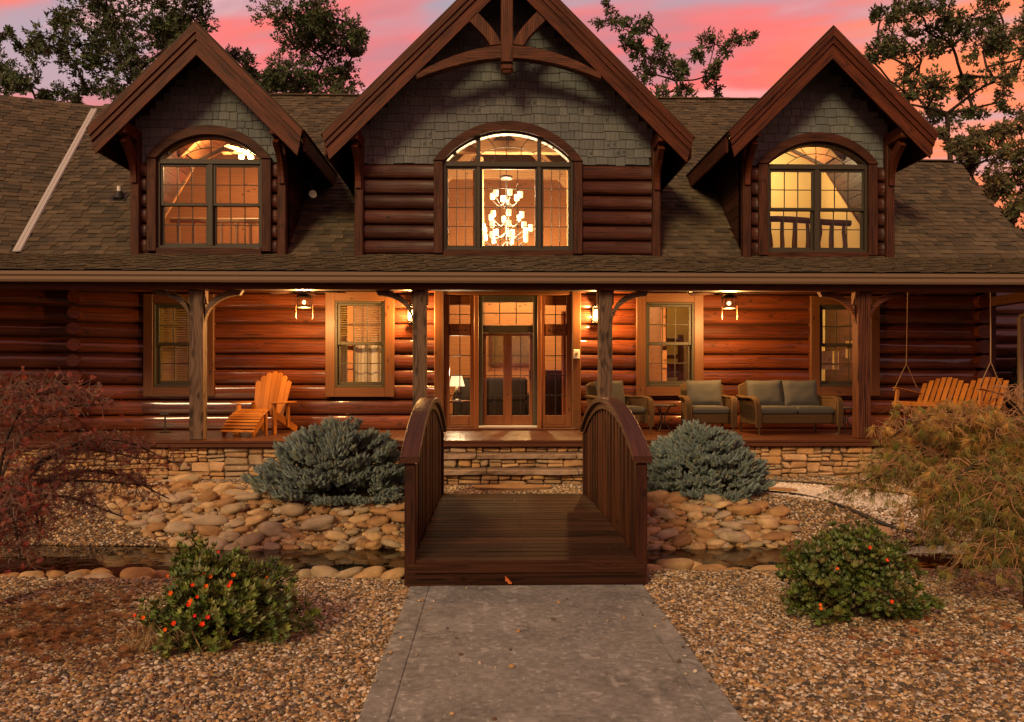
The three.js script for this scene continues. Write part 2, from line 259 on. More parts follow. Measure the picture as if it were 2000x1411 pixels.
function logWall(parent, x0, x1, y0, y1, z, openings, pitch, mats, bulge = 0.074) { // openings [x0, x1, y0, y1]
  for (let y = y0; y < y1 - 0.05; y += pitch) {
    const h = Math.min(pitch, y1 - y), mid = y + h / 2;
    let spans = [[x0, x1]];
    for (const o of openings) if (mid > o[2] && mid < o[3]) spans = spans.flatMap(([a, b]) => o[1] <= a || o[0] >= b ? [[a, b]] : [[a, o[0]], [o[1], b]].filter(q => q[1] - q[0] > 0.02));
    for (const [a, b] of spans) { const m = obj('log', place(logG(b - a, h - 0.010, bulge * R(0.9, 1.1)), a, y + 0.005, z), pick(mats), parent); m.geometry.computeBoundingSphere(); }
  }
}
function wallShape(outer, holes, depth, z) { const s = new THREE.Shape(outer.map(p => new THREE.Vector2(...p))); for (const h of holes) s.holes.push(new THREE.Path(h.map(p => new THREE.Vector2(...p)))); const g = new THREE.ExtrudeGeometry(s, { depth, bevelEnabled: false, curveSegments: 12 }); g.translate(0, 0, z); return g; }
const rectPts = (x0, x1, y0, y1) => [[x0, y0], [x1, y0], [x1, y1], [x0, y1]];
function archPts(cx, a, ys, rise, n = 20) { // from right spring to left spring
  const r = (a * a + rise * rise) / (2 * rise), yc = ys + rise - r, t = Math.asin(Math.min(1, a / r)), out = [];
  for (let i = 0; i <= n; i++) { const q = t - 2 * t * i / n; out.push([cx + r * Math.sin(q), yc + r * Math.cos(q)]); } return out;
}

// ---------------------------------------------------------------- openings of the ground floor
const WIN = [[-5.99, -5.09, 1.50, 2.98], [-2.79, -1.90, 1.485, 3.03], [2.77, 3.65, 1.50, 3.02], [5.93, 6.86, 1.50, 2.98]];
const DOOR = [-0.90, 1.475, FLOOR, 3.14];
srand(100);
{
  const g = wallShape(rectPts(-6.3, 8.86, 0.5, 3.9), [...WIN, DOOR].map(o => rectPts(...o)), 0.16, WALL - 0.17);
  obj('wall', uvm(g, 'x'), M.inTan, house);
  obj('chinking', uvm(wallShape(rectPts(-6.3, 8.85, 0.5, 3.75), [...WIN, DOOR].map(o => rectPts(...o)), 0.006, WALL - 0.008), 'x'), M.chink, house);
  const ops = [...WIN.map(o => [o[0] - 0.1, o[1] + 0.1, o[2] - 0.08, o[3] + 0.1]), [DOOR[0] - 0.1, DOOR[1] + 0.1, 0, 3.3]];
  logWall(house, -6.2, 8.84, FLOOR - 0.005, 3.75, WALL, ops, 0.272, M.logs);
}
// crossing log ends at the right-hand corner
for (let i = 0; i < 9; i++) obj('log_end', uvm(place(new THREE.CylinderGeometry(0.125, 0.12, 0.34, 12), 8.9, FLOOR + 0.272 * i + 0.135, WALL + 0.05, Math.PI / 2), 'z'), M.logs[i % 4], house);

{ // wall stepping back beyond the corner
  const g = part('recessed_wall', house); obj('wall', uvm(bx(8.72, 8.86, 0.5, 3.8, -3.6, WALL - 0.18, 0.004)), M.logs[1], g); obj('wall', uvm(bx(8.86, 12, 0.5, 3.8, -3.74, -3.6, 0.004)), M.logs[1], g);
  logWall(g, 8.87, 12, FLOOR - 0.005, 3.7, -3.6, [], 0.272, M.logs);
}
// ---------------------------------------------------------------- left wing turned 20 degrees forward
const wing = part('side_wing', house, [-6.2, 0, WALL], 20 * Math.PI / 180);
{
  obj('wall', uvm(wallShape(rectPts(-7, 0.05, 0.3, 3.28), [rectPts(-4.2, -3.35, 1.4, 3.0)], 0.16, -0.17), 'x'), M.inTan, wing);
  obj('chinking', uvm(wallShape(rectPts(-7, 0.04, 0.5, 3.27), [rectPts(-4.2, -3.35, 1.4, 3.0)], 0.006, -0.008), 'x'), M.chink, wing);
  logWall(wing, -7, 0.02, FLOOR - 0.005, 3.26, 0, [[-4.4, -3.15, 1.2, 3.2]], 0.272, M.logs);
  for (let i = 0; i < 9; i++) obj('log_end', uvm(place(new THREE.CylinderGeometry(0.105, 0.115, 0.24, 12), -1.07 + R(-0.015, 0.015), FLOOR + 0.272 * i + 0.135, 0.17, Math.PI / 2), 'z'), M.logs[(i + 1) % 4], wing);
  obj('window_trim', [bx(-4.4, -4.2, 1.2, 3.2, 0, 0.12), bx(-3.35, -3.15, 1.2, 3.2, 0, 0.12), bx(-4.2, -3.35, 1.2, 1.4, 0, 0.118), bx(-4.2, -3.35, 3.0, 3.2, 0, 0.118)], M.trim, wing);
  obj('window_pane', bx(-4.2, -3.35, 1.4, 3.0, -0.02, -0.016, 0.001), M.glass, wing);
}

// ---------------------------------------------------------------- windows
function sash(g, x0, x1, y0, y1, z, cols, rows, fw = 0.05, mw = 0.016) {
  obj('sash', [bx(x0, x0 + fw, y0, y1, z - 0.02, z + 0.02), bx(x1 - fw, x1, y0, y1, z - 0.02, z + 0.02), bx(x0 + fw, x1 - fw, y0, y0 + fw * 1.2, z - 0.02, z + 0.02), bx(x0 + fw, x1 - fw, y1 - fw * 0.9, y1, z - 0.02, z + 0.02)], M.frame, g);
  const a = x0 + fw, b = x1 - fw, c = y0 + fw * 1.2, d = y1 - fw * 0.9, m = [];
  for (let i = 1; i < cols; i++) { const x = lerp(a, b, i / cols); m.push(bx(x - mw / 2, x + mw / 2, c, d, z - 0.009, z + 0.009, 0.002)); }
  for (let j = 1; j < rows; j++) { const y = lerp(c, d, j / rows); m.push(bx(a, b, y - mw / 2, y + mw / 2, z - 0.0075, z + 0.0075, 0.002)); }
  if (m.length) obj('grille', m, M.muntin, g);
  for (let i = 0; i < cols; i++) for (let j = 0; j < rows; j++) { const p = new THREE.PlaneGeometry((b - a) / cols - mw, (d - c) / rows - mw); obj('pane', place(p, lerp(a, b, (i + 0.5) / cols), lerp(c, d, (j + 0.5) / rows), z, R(-0.004, 0.004), R(-0.004, 0.004)), M.glass, g); }
}
srand(200);
WIN.forEach((o, i) => {
  const g = part('window', house), [x0, x1, y0, y1] = o, t = 0.165;
  tag(g, ['olive framed sash window with amber blind behind the knotty post', 'olive framed sash window with blind half down left of the door', 'olive framed sash window showing a log bunk bed', 'olive framed sash window with paper notices inside'][i]);
  obj('trim', [bx(x0 - t, x0, y0 - t, y1 + t, WALL, WALL + 0.13), bx(x1, x1 + t, y0 - t, y1 + t, WALL, WALL + 0.13), bx(x0, x1, y0 - t, y0, WALL, WALL + 0.127), bx(x0, x1, y1, y1 + t, WALL, WALL + 0.127)], M.trim, g);
  obj('frame', [bx(x0, x0 + 0.035, y0, y1, WALL - 0.1, WALL + 0.10), bx(x1 - 0.035, x1, y0, y1, WALL - 0.1, WALL + 0.10), bx(x0 + 0.035, x1 - 0.035, y0, y0 + 0.045, WALL - 0.1, WALL + 0.11), bx(x0 + 0.035, x1 - 0.035, y1 - 0.035, y1, WALL - 0.1, WALL + 0.1)], M.frame, g);
  const ym = lerp(y0, y1, 0.51); sash(g, x0 + 0.035, x1 - 0.035, ym - 0.025, y1 - 0.035, WALL + 0.03, 3, 2); sash(g, x0 + 0.035, x1 - 0.035, y0 + 0.045, ym + 0.02, WALL - 0.02, 3, 2);
});
function archWindow(label, cx, a, y0, ys, rise, kind) {
  const g = tag(part('arched_window', house), label), z = WALL, t = 0.165, fr = 0.045;
  const inner = [...archPts(cx, a, ys, rise)], yT = ys + 0.02;
  // timber surround: jambs, arch, sill
  const outA = archPts(cx, a + t, ys + 0.0, rise + t * 0.92), ring = new THREE.Shape([...outA, ...inner.slice().reverse()].map(p => new THREE.Vector2(...p)));
  const arch = new THREE.ExtrudeGeometry(ring, { depth: 0.16, bevelEnabled: true, bevelSize: 0.006, bevelThickness: 0.006, bevelSegments: 1 }); arch.translate(0, 0, z); obj('arch_trim', uvm(arch, 'x', cx), M.gableTrim, g);
  for (const s of [-1, 1]) obj('jamb', bx(cx + s * a, cx + s * (a + t), y0 - 0.06, ys - 0.012, z, z + 0.145, 0.01), M.gableTrim, g);
  obj('sill', bx(cx - a, cx + a, y0 - 0.13, y0, z, z + 0.15, 0.01), M.gableTrim, g);
  // frame
  const inA = archPts(cx, a - fr, ys, rise - fr), fs = new THREE.Shape([...inner, ...inA.slice().reverse()].map(p => new THREE.Vector2(...p))), fg = new THREE.ExtrudeGeometry(fs, { depth: 0.14, bevelEnabled: false }); fg.translate(0, 0, z - 0.06);
  obj('frame', [uvm(fg), bx(cx - a, cx - a + fr, y0, ys, z - 0.06, z + 0.08), bx(cx + a - fr, cx + a, y0, ys, z - 0.06, z + 0.08), bx(cx - a + fr, cx + a - fr, ys - 0.09, ys, z - 0.06, z + 0.085), bx(cx - a + fr, cx + a - fr, y0, y0 + 0.05, z - 0.06, z + 0.09)], M.frame, g);
  const mul = [], top = (x) => { const r = (a * a + rise * rise) / (2 * rise); return ys + rise - r + Math.sqrt(Math.max(0, r * r - (x - cx) ** 2)) - fr; };
  if (kind === 'double') {
    mul.push(bx(cx - 0.045, cx + 0.045, y0 + 0.05, ys - 0.09, z - 0.05, z + 0.075));
    for (const s of [-1, 1]) { const x0 = s < 0 ? cx - a + fr : cx + 0.045, x1 = s < 0 ? cx - 0.045 : cx + a - fr, ym = lerp(y0, ys, 0.49); sash(g, x0, x1, ym - 0.02, ys - 0.09, z + 0.03, 3, 2, 0.045); sash(g, x0, x1, y0 + 0.05, ym + 0.02, z - 0.015, 3, 2, 0.045); }
  } else {
    const m = 0.295 * a * 2 / 2 * 1.72 / 1.72, xs = [cx - a * 0.46, cx + a * 0.48];
    for (const x of xs) mul.push(bx(x - 0.035, x + 0.035, y0 + 0.05, ys - 0.09, z - 0.05, z + 0.08), bx(x - 0.035, x + 0.035, ys, top(x) + 0.02, z - 0.05, z + 0.08));
    const E = [cx - a + fr, xs[0] - 0.035, xs[0] + 0.035, xs[1] - 0.035, xs[1] + 0.035, cx + a - fr];
    for (let k = 0; k < 3; k++) sash(g, E[2 * k], E[2 * k + 1], y0 + 0.05, ys - 0.09, z + 0.02, 3, 4, 0.04, 0.013);
  }
  if (mul.length) obj('mullion', mul, M.frame, g);
  // arched light: leaded bars and glass
  const bars = [], B = (p, q) => bars.push(bar([...p, z + 0.02], [...q, z + 0.02], 0.012, 0.012, 0.002));
  const ap = archPts(cx, a * 0.60, ys, rise * 0.52, 10), op = archPts(cx, a - fr, ys, rise - fr, 10);
  for (let i = 0; i < 10; i++) B(ap[i], ap[i + 1]);
  for (const i of [2, 3.5, 5, 6.5, 8]) { const f = (arr) => { const k = Math.floor(i), q = i - k; return k >= 10 ? arr[10] : [lerp(arr[k][0], arr[k + 1][0], q), lerp(arr[k][1], arr[k + 1][1], q)]; }; B(f(ap), f(op)); }
  for (const q of [-0.2, 0.2]) if (kind !== 'double') B([cx + q * a, ys], [cx + q * a, ys + rise * 0.5]); else B([cx, ys], [cx, ys + rise * 0.5]);
  obj('grille', bars, M.muntin, g);
  const ps = new THREE.Shape(archPts(cx, a - fr, ys, rise - fr).map(p => new THREE.Vector2(...p))), pg = new THREE.ShapeGeometry(ps); pg.translate(0, 0, z + 0.01); obj('pane', pg, M.glass, g);
  return g;
}

// ---------------------------------------------------------------- gables and dormers
const GABLES = [
  { name: 'dormer', label: 'dormer with a double window under a steep gable beside the roof vent pipe', cx: -5.0, w: 1.36, ya: 7.68, hw: 1.80, win: { a: 0.925, y0: 3.96, ys: 5.55, rise: 0.42 } },
  { name: 'gable', label: 'wide front gable with timber truss and arched window over the door', cx: 0.30, w: 2.73, ya: 8.98, hw: 3.17, win: { a: 1.165, y0: 3.94, ys: 5.54, rise: 0.55 } },
  { name: 'dormer', label: 'dormer with a lit window showing a log railing', cx: 5.90, w: 1.38, ya: 7.73, hw: 1.82, win: { a: 0.92, y0: 3.93, ys: 5.53, rise: 0.40 } },
];
const ROOFSKIN = 0.06, RQ = Math.SQRT2;
for (const G of GABLES) {
  srand(300 + Math.round(G.cx * 10));
  const { cx, w, ya, hw } = G, zf = -1.62, g = tag(part(G.name, house), G.label);
  const yEave = ya - hw, zR = Math.max(mainZ(ya), -8.3), zE = mainZ(yEave);
  // roof slabs, soffit, inner ceiling
  for (const s of [-1, 1]) {
    const top = [[cx, ya, zf], [cx + s * hw, yEave, zf], [cx + s * hw, yEave, zE], [cx, ya, zR]];
    obj('roof_slab', prism(top, [0, -0.07, 0]), M.roof[3], g);
    // rows of shingles show at the raking edge
    for (let k = 0; k < 1; k++) obj('shingle_edge', prism([[cx, ya + 0.02, zf + 0.04], [cx + s * (hw + 0.03), yEave - 0.01, zf + 0.04], [cx + s * (hw + 0.03), yEave - 0.01, zE], [cx, ya + 0.02, zR]], [0, -0.018, 0]), M.roof[1], g);
    const nb = 7;
    for (let i = 0; i < nb; i++) { // soffit boards run back from the rake
      const f0 = i / nb * hw, f1 = (i + 1) / nb * hw - 0.008, o = 0.075;
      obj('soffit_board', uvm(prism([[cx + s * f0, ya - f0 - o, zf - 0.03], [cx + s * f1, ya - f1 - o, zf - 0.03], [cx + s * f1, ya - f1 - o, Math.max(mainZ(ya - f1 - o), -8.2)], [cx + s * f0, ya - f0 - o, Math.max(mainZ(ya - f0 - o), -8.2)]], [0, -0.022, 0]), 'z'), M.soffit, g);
    }
    // eave fascia
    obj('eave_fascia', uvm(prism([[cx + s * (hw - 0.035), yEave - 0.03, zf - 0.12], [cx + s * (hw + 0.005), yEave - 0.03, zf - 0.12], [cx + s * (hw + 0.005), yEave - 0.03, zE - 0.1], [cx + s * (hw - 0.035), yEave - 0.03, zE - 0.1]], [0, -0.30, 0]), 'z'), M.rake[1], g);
    // rake boards in three layers
    const lay = [[0.015, 0.125, 0.05, 0.02], [0.129, 0.205, 0.042, 0], [0.209, 0.385, 0.03, -0.02]];
    lay.forEach(([a, b, th, dz], k) => {
      const A = a * RQ, Bq = b * RQ, x1 = hw - a * 0.28, x2 = hw - b * 0.28;
      const pts = [[cx + s * 0.002, ya - A], [cx + s * x1, ya - x1 - A], [cx + s * x2, ya - x2 - Bq], [cx + s * 0.002, ya - Bq]];
      const q = extr(s > 0 ? pts.slice().reverse() : pts, th - 0.008, 0.004); q.translate(0, 0, zf + dz); 
      const m = obj('rake_board', rotUV(q, s > 0 ? -Math.PI / 4 : Math.PI / 4), M.rake[k % 2], g);
    });
    // outrigger and curved knee brace on the wall
    const bxx = cx + s * (w - 0.07), yb = ya - w - 0.42;
    obj('outrigger', [bx(bxx - 0.075, bxx + 0.075, yb - 0.08, yb + 0.14, WALL, zf - 0.05, 0.012, 'z')], M.rake[0], g);
    const kp = []; for (let i = 0; i <= 8; i++) { const t = i / 8; kp.push([0.07 + 0.42 * t * t, -0.78 + 0.70 * t ** 0.8 + 0.0]); } for (let i = 8; i >= 0; i--) { const t = i / 8; kp.push([0.21 + 0.42 * t * t - 0.02 * t, -0.80 + 0.60 * t ** 0.8]); }
    const kb = extr(kp, 0.09, 0.006); kb.applyMatrix4(new THREE.Matrix4().makeBasis(V3(0, 0, 1), V3(0, 1, 0), V3(-1, 0, 0)).setPosition(bxx + 0.045, yb, WALL)); obj('knee_brace', uvm(kb, 'y'), M.rake[0], g);
    // corner post and side wall
    obj('corner_post', bx(cx + s * (w - 0.15), cx + s * w, 3.80, ya - w - 0.30, WALL, WALL + 0.17, 0.014), M.gableTrim, g);
    const yt = ya - w - 0.1;
    for (let y = 3.84, k = 0; y < yt - 0.02; y += 0.2, k++) { const y1 = Math.min(y + 0.193, yt), za = mainZ(y) , zb = mainZ(y1); obj('side_board', uvm(prism([[cx + s * (w - 0.02), y1, WALL + 0.001], [cx + s * (w - 0.02), y1, Math.min(zb, WALL - 0.02)], [cx + s * (w - 0.02), y, Math.min(za, WALL - 0.01)], [cx + s * (w - 0.02), y, WALL + 0.001]], [-s * 0.10, 0, 0]), 'z'), M.gableLogs[k % 3], g); }
  }
  // gable wall with its arched opening
  const W = G.win, hole = [[cx + W.a, W.y0], ...archPts(cx, W.a, W.ys, W.rise), [cx - W.a, W.y0]];
  obj('gable_wall', uvm(wallShape([[cx - w + 0.02, 3.7], [cx + w - 0.02, 3.7], [cx + w - 0.02, ya - w - 0.1], [cx, ya - 0.1], [cx - w + 0.02, ya - w - 0.1]], [hole], 0.15, WALL - 0.16)), M.shakeBack, g);
  logWall(g, cx - w + 0.15, cx + w - 0.15, 3.86, 5.535, WALL, [[cx - W.a - 0.15, cx + W.a + 0.15, 3, 6]], 0.272, M.gableLogs, 0.10);
  // shakes, row by row with uneven butts
  const widths = [0.11, 0.14, 0.17, 0.19, 0.22, 0.25], geos = widths.map(q => { const b = cbox(q - 0.006, 0.20, 0.016, 0.003, 'y'); b.translate(0, 0.1, 0); b.rotateX(-0.10); return b; });
  const rT = (W.a + 0.10), rr = (rT * rT + (W.rise + 0.1) ** 2) / (2 * (W.rise + 0.1)), yc = W.ys + W.rise + 0.1 - rr;
  for (let y = 5.50, row = 0; y < ya - 0.2; y += 0.151, row++) {
    const half = Math.min(w - 0.12, ya - 0.1 - y + 0.02); let x = cx - half - R(0, 0.1);
    while (x < cx + half) {
      const k = Math.floor(rnd() * 6), wd = widths[k], mx = x + wd / 2;
      const inside = Math.hypot(mx - cx, y + 0.15 - yc) < rr && Math.abs(mx - cx) < rT && true, low = Math.abs(mx - cx) + wd / 2 < rT + 0.03 && y + 0.15 < W.ys + 0.02;
      const hh = Math.min(1, (ya - 0.085 - Math.abs(mx - cx) - wd / 2 - y) / 0.2); if (hh > 0.2 && Math.abs(mx - cx) + wd / 2 < w - 0.01 && !inside && !low) { const m = new THREE.Mesh(geos[k], pick(M.shake)); m.name = 'shake'; m.castShadow = m.receiveShadow = true; m.position.set(mx, y + R(-0.022, 0.016), WALL + 0.034); m.scale.y = hh; m.rotation.z = R(-0.01, 0.01); g.add(m); }
      x += wd;
    }
  }
  archWindow(cx < -1 ? 'arched double window with a warm wood room behind' : cx > 1 ? 'arched double window with a log railing behind' : 'large three part arched window with the chandelier behind', cx, W.a, W.y0, W.ys, W.rise, Math.abs(cx) > 1 ? 'double' : 'triple');
  if (G.name === 'gable') { // king post truss in the overhang
    const z = -1.78, q = (px, py) => { const p = atZ(px, py, -1.7); return [p[0], p[1]]; };
    const arc = (n, f) => Array.from({ length: n + 1 }, (_, i) => f(i / n));
    const kx = q(990, 0)[0];
    obj('king_post', bx(kx - 0.105, kx + 0.105, q(0, 117)[1] + 0.01, ya - 0.3, z, z + 0.2, 0.012), M.timber, g);
    obj('pendant', [bx(kx - 0.105, kx + 0.105, q(0, 131)[1], q(0, 118)[1], z + 0.01, z + 0.19, 0.03), bx(kx - 0.08, kx + 0.08, q(0, 133)[1] - 0.02, q(0, 131)[1] + 0.01, z + 0.03, z + 0.17, 0.02)], M.timber, g);
    const up = arc(16, t => q(lerp(815, 1172, t), 150 - 56 * Math.sin(Math.PI * t) ** 0.85)), dn = arc(16, t => q(lerp(815, 1172, t), 158 - 41 * Math.sin(Math.PI * t) ** 0.9)).reverse();
    const cg = extr([...up, ...dn].reverse(), 0.15, 0.008); cg.translate(0, 0, z + 0.03); obj('collar_beam', uvm(cg, 'x'), M.timber, g);
    for (const s of [-1, 1]) { const a = arc(8, t => q(990 + s * (12 + 46 * t + 0), 90 - 62 * Math.pow(t, 0.72))), b = arc(8, t => q(990 + s * (32 + 42 * t), 92 - 48 * Math.pow(t, 0.80))).reverse(); const p = [...a, ...b]; const sg = extr(s > 0 ? p.reverse() : p, 0.11, 0.006); sg.translate(0, 0, z + 0.05); obj('strut', uvm(sg, 'y'), M.timber, g); }
  }
}
function rotUV(g, a) { g = uvm(g, 'x', R(0, 3), R(0, 3)); const uv = g.attributes.uv, c = Math.cos(a), s = Math.sin(a); for (let i = 0; i < uv.count; i++) { const u = uv.getX(i), v = uv.getY(i); uv.setXY(i, u * c + v * s, -u * s + v * c); } return g; }

// ---------------------------------------------------------------- roofs
const US = Math.hypot(1, K), UPV = [0, K / US, -1 / US];
const mainPt = (x, s, o = 0) => [x, BRK_Y + UPV[1] * s + o * (1 / US), BRK_Z + UPV[2] * s + o * (K / US)];
const MAINPOLY = [[-8.42, 0], [10.1, 0], [10.1, 3.8], [7.9, 3.8], [7.9, 7.05], [-8.2, 7.05], [-9.3, 6.2]];
const HOLES = GABLES.map(G => { const sE = (BRK_Z - mainZ(G.ya - G.w)) * US, sR = Math.min((BRK_Z - mainZ(G.ya)) * US, 6.9), wr = sR >= 6.9 ? G.ya - RIDGE_Y : 0; const w = G.w - 0.06; return [[G.cx - w, 0.12], [G.cx - w, sE], [G.cx - wr - 0.02, sR], [G.cx + wr + 0.02, sR], [G.cx + w, sE], [G.cx + w, 0.12]]; });
const inPoly = (p, x, y) => { let c = false; for (let i = 0, j = p.length - 1; i < p.length; j = i++) if ((p[i][1] > y) !== (p[j][1] > y) && x < (p[j][0] - p[i][0]) * (y - p[i][1]) / (p[j][1] - p[i][1]) + p[i][0]) c = !c; return c; };
function planeSlab(poly, holes, basis, thick) { const s = new THREE.Shape(poly.map(p => new THREE.Vector2(...p))); for (const h of holes) s.holes.push(new THREE.Path(h.map(p => new THREE.Vector2(...p)))); const g = new THREE.ExtrudeGeometry(s, { depth: thick, bevelEnabled: false }); g.translate(0, 0, -thick); g.applyMatrix4(basis); return g; }
const mainBasis = new THREE.Matrix4().makeBasis(V3(1, 0, 0), V3(...UPV), V3(0, 1 / US, K / US)).setPosition(0, BRK_Y, BRK_Z);
// porch roof: from the gutter up to the break
const PZ0 = 0.36, PY0 = 3.20, PL = Math.hypot(PZ0 - BRK_Z, BRK_Y - PY0), PUP = V3(0, (BRK_Y - PY0) / PL, (BRK_Z - PZ0) / PL), PN_ = new THREE.Vector3().crossVectors(V3(1, 0, 0), PUP);
const porchBasis = new THREE.Matrix4().makeBasis(V3(1, 0, 0), PUP, PN_).setPosition(0, PY0, PZ0);
const PORCHPOLY = [[-9.8, 0], [10.6, 0], [10.6, PL], [-9.8, PL]];
// wing roof: its own pitch, facing forward and right
const phi = 20 * Math.PI / 180, WU = V3(Math.cos(phi), 0, -Math.sin(phi)), WUP = V3(-Math.sin(phi) / US, K / US, -Math.cos(phi) / US), WN = new THREE.Vector3().crossVectors(WU, WUP);
const V0 = mainPt(-8.42, 0), wingBasis = new THREE.Matrix4().makeBasis(WU, WUP, WN).setPosition(...V0);
const vt = (() => { const p = V3(...mainPt(-9.3, 6.2)).sub(V3(...V0)); return [p.dot(WU), p.dot(WUP)]; })();
const WINGPOLY = [[0, 0], [vt[0], vt[1]], [-7, vt[1] + 0.02], [-7, -0.35], [-0.9, -0.35]];
function roofSheet(name, poly, holes, basis, nearest, rngSeed, flip) {
  const g = part(name, house);
  obj('roof_deck', planeSlab(poly, holes, basis, 0.09), M.roofBase, g);
  srand(rngSeed);
  const xs = poly.map(p => p[0]), ys = poly.map(p => p[1]), x0 = Math.min(...xs), x1 = Math.max(...xs), y1 = Math.max(...ys), list = [];
  for (let s = -0.02, r = 0; s < y1 - 0.05; s += 0.14, r++) for (let x = x0 + R(-0.2, 0); x < x1;) {
    const wd = R(0.11, 0.30), m = x + wd / 2, raised = (Math.floor(m * 5.3 + r * 1.7) & 1);
    if (inPoly(poly, m, Math.max(s + 0.07, 0.03)) && !holes.some(h => inPoly(h, m, s + 0.09))) list.push([m, s + R(-0.006, 0.006), wd, raised]);
    x += wd + 0.002;
  }
  // tab: butt at y = 0, thin wedge lying on the row below
  const tab = cbox(1, 0.20, 0.012, 0.002, 'x'); tab.translate(0, 0.1, 0); tab.rotateX(-0.0); { const uv = tab.attributes.uv; for (let i = 0; i < uv.count; i++) uv.setX(i, uv.getX(i) * 0.25); }
  const q = new THREE.Matrix4(), tilt = new THREE.Quaternion().setFromEuler(new THREE.Euler(-0.085, 0, 0));
  const mat = (t) => q.copy(basis).multiply(new THREE.Matrix4().compose(V3(t[0], t[1], 0.020 + t[3] * 0.009), tilt, V3(t[2], 1, 1)));
  const scored = list.map(t => { const p = V3(0, 0, 0).applyMatrix4(mat(t)), d = p.distanceTo(camera.position); return [t[2] / d - (Math.abs(p.x) > d * 0.66 ? 1 : 0), t]; }).sort((a, b) => b[0] - a[0]);
  const single = new Set(scored.slice(0, nearest).map(a => a[1]));
  for (const t of single) { const m = new THREE.Mesh(tab, pick(M.roof)); m.name = 'shingle'; m.castShadow = m.receiveShadow = true; m.matrixAutoUpdate = true; mat(t).decompose(m.position, m.quaternion, m.scale); g.add(m); }
  const rest = list.filter(t => !single.has(t)), im = new THREE.InstancedMesh(tab, std([1, 1, 1], 0.9, { map: T.grit, bumpMap: T.gritB, bumpScale: 0.002 }), rest.length);
  rest.forEach((t, i) => { im.setMatrixAt(i, mat(t)); const c = pick(M.roof).color, f = R(0.88, 1.12); im.setColorAt(i, C(c.r * f, c.g * f, c.b * f)); });
  im.name = 'shingles'; im.userData.kind = 'stuff'; im.castShadow = im.receiveShadow = true; g.add(im);
  return g;
}
roofSheet('main_roof', MAINPOLY, HOLES, mainBasis, 250, 401);
roofSheet('porch_roof', PORCHPOLY, [], porchBasis, 200, 402);
roofSheet('wing_roof', WINGPOLY, [], wingBasis, 60, 403);
srand(410);
{ // back slope, ridge caps, end walls: what closes the house
  obj('back_roof', uvm(prism([[-8.25, RIDGE_Y - 0.02, RIDGE_Z], [7.9, RIDGE_Y - 0.02, RIDGE_Z], [7.9, 3.6, -13.05], [-8.25, 3.6, -13.05]], [0, -0.08, 0])), M.roof[1], house);
  obj('back_roof', uvm(prism([[7.9, 6.37, mainZ(6.38)], [10.1, 6.37, mainZ(6.38)], [10.1, 3.7, -8], [7.9, 3.7, -8]], [0, -0.08, 0])), M.roof[1], house);
  obj('ridge_cap', [bar([-8.2, RIDGE_Y + 0.015, RIDGE_Z], [7.9, RIDGE_Y + 0.015, RIDGE_Z], 0.2, 0.03), bar([7.9, 6.40, mainZ(6.38)], [10.1, 6.40, mainZ(6.38)], 0.2, 0.03)], M.roof[4], house);
  const gw = (x, t, pts, m) => { const g = extr(pts, t); g.applyMatrix4(new THREE.Matrix4().makeBasis(V3(0, 0, -1), V3(0, 1, 0), V3(1, 0, 0)).setPosition(x, 0, 0)); return uvm(g, 'z'); };
  const full = [[-WALL + 0.02, 0.5], [13, 0.5], [13, 3.5], [-RIDGE_Z, RIDGE_Y - 0.12], [-BRK_Z + 0.03, BRK_Y - 0.1]];
  obj('end_wall', [gw(7.75, 0.14, full.slice(0, 5), 0)], M.gableLogs[0], house);
  obj('end_wall', [gw(9.1, 0.14, [[-WALL + 0.02, 0.5], [8, 0.5], [8, 3.5], [-mainZ(6.2), 6.2], [-BRK_Z + 0.03, BRK_Y - 0.1]], 0)], M.gableLogs[0], house);
  obj('back_wall', uvm(bx(-9, 7.9, 0.3, 3.65, -13.1, -12.96)), M.gableLogs[0], house);
  { const a = V3(vt[0] + 0.1, vt[1] - 0.05, -0.05).applyMatrix4(wingBasis), b = V3(-7, vt[1] - 0.05, -0.05).applyMatrix4(wingBasis); obj('wing_back_wall', uvm(prism([[a.x, a.y, a.z], [b.x, b.y, b.z], [b.x, 0.3, b.z], [a.x, 0.3, a.z]], [-0.05, 0, -0.12])), M.gableLogs[0], house); const c = V3(-7, -0.35, -0.05).applyMatrix4(wingBasis); obj('wing_end_wall', uvm(prism([[b.x, b.y, b.z], [c.x, c.y, c.z], [c.x, 0.3, c.z], [b.x, 0.3, b.z]], [-0.12, 0, -0.04])), M.gableLogs[0], house); }
  obj('end_wall', [gw(-8.95, 0.1, [[7, 0.5], [13, 0.5], [13, 3.5], [7.54, RIDGE_Y - 0.15], [7, RIDGE_Y - 0.6]], 0)], M.gableLogs[0], house);
  // white metal strip in the valley
  const a = mainPt(-8.40, 0.05, 0.05), b = mainPt(-9.26, 6.1, 0.05);
  tag(obj('valley_flashing', [bar([a[0] - 0.035, a[1], a[2]], [b[0] - 0.035, b[1], b[2]], 0.045, 0.012, 0.002), bar([a[0] + 0.035, a[1], a[2]], [b[0] + 0.035, b[1], b[2]], 0.045, 0.012, 0.002), bar([a[0], a[1] - 0.012, a[2]], [b[0], b[1] - 0.012, b[2]], 0.14, 0.01, 0.002)], M.flash, house), 'pale metal flashing strip in the roof valley');
}
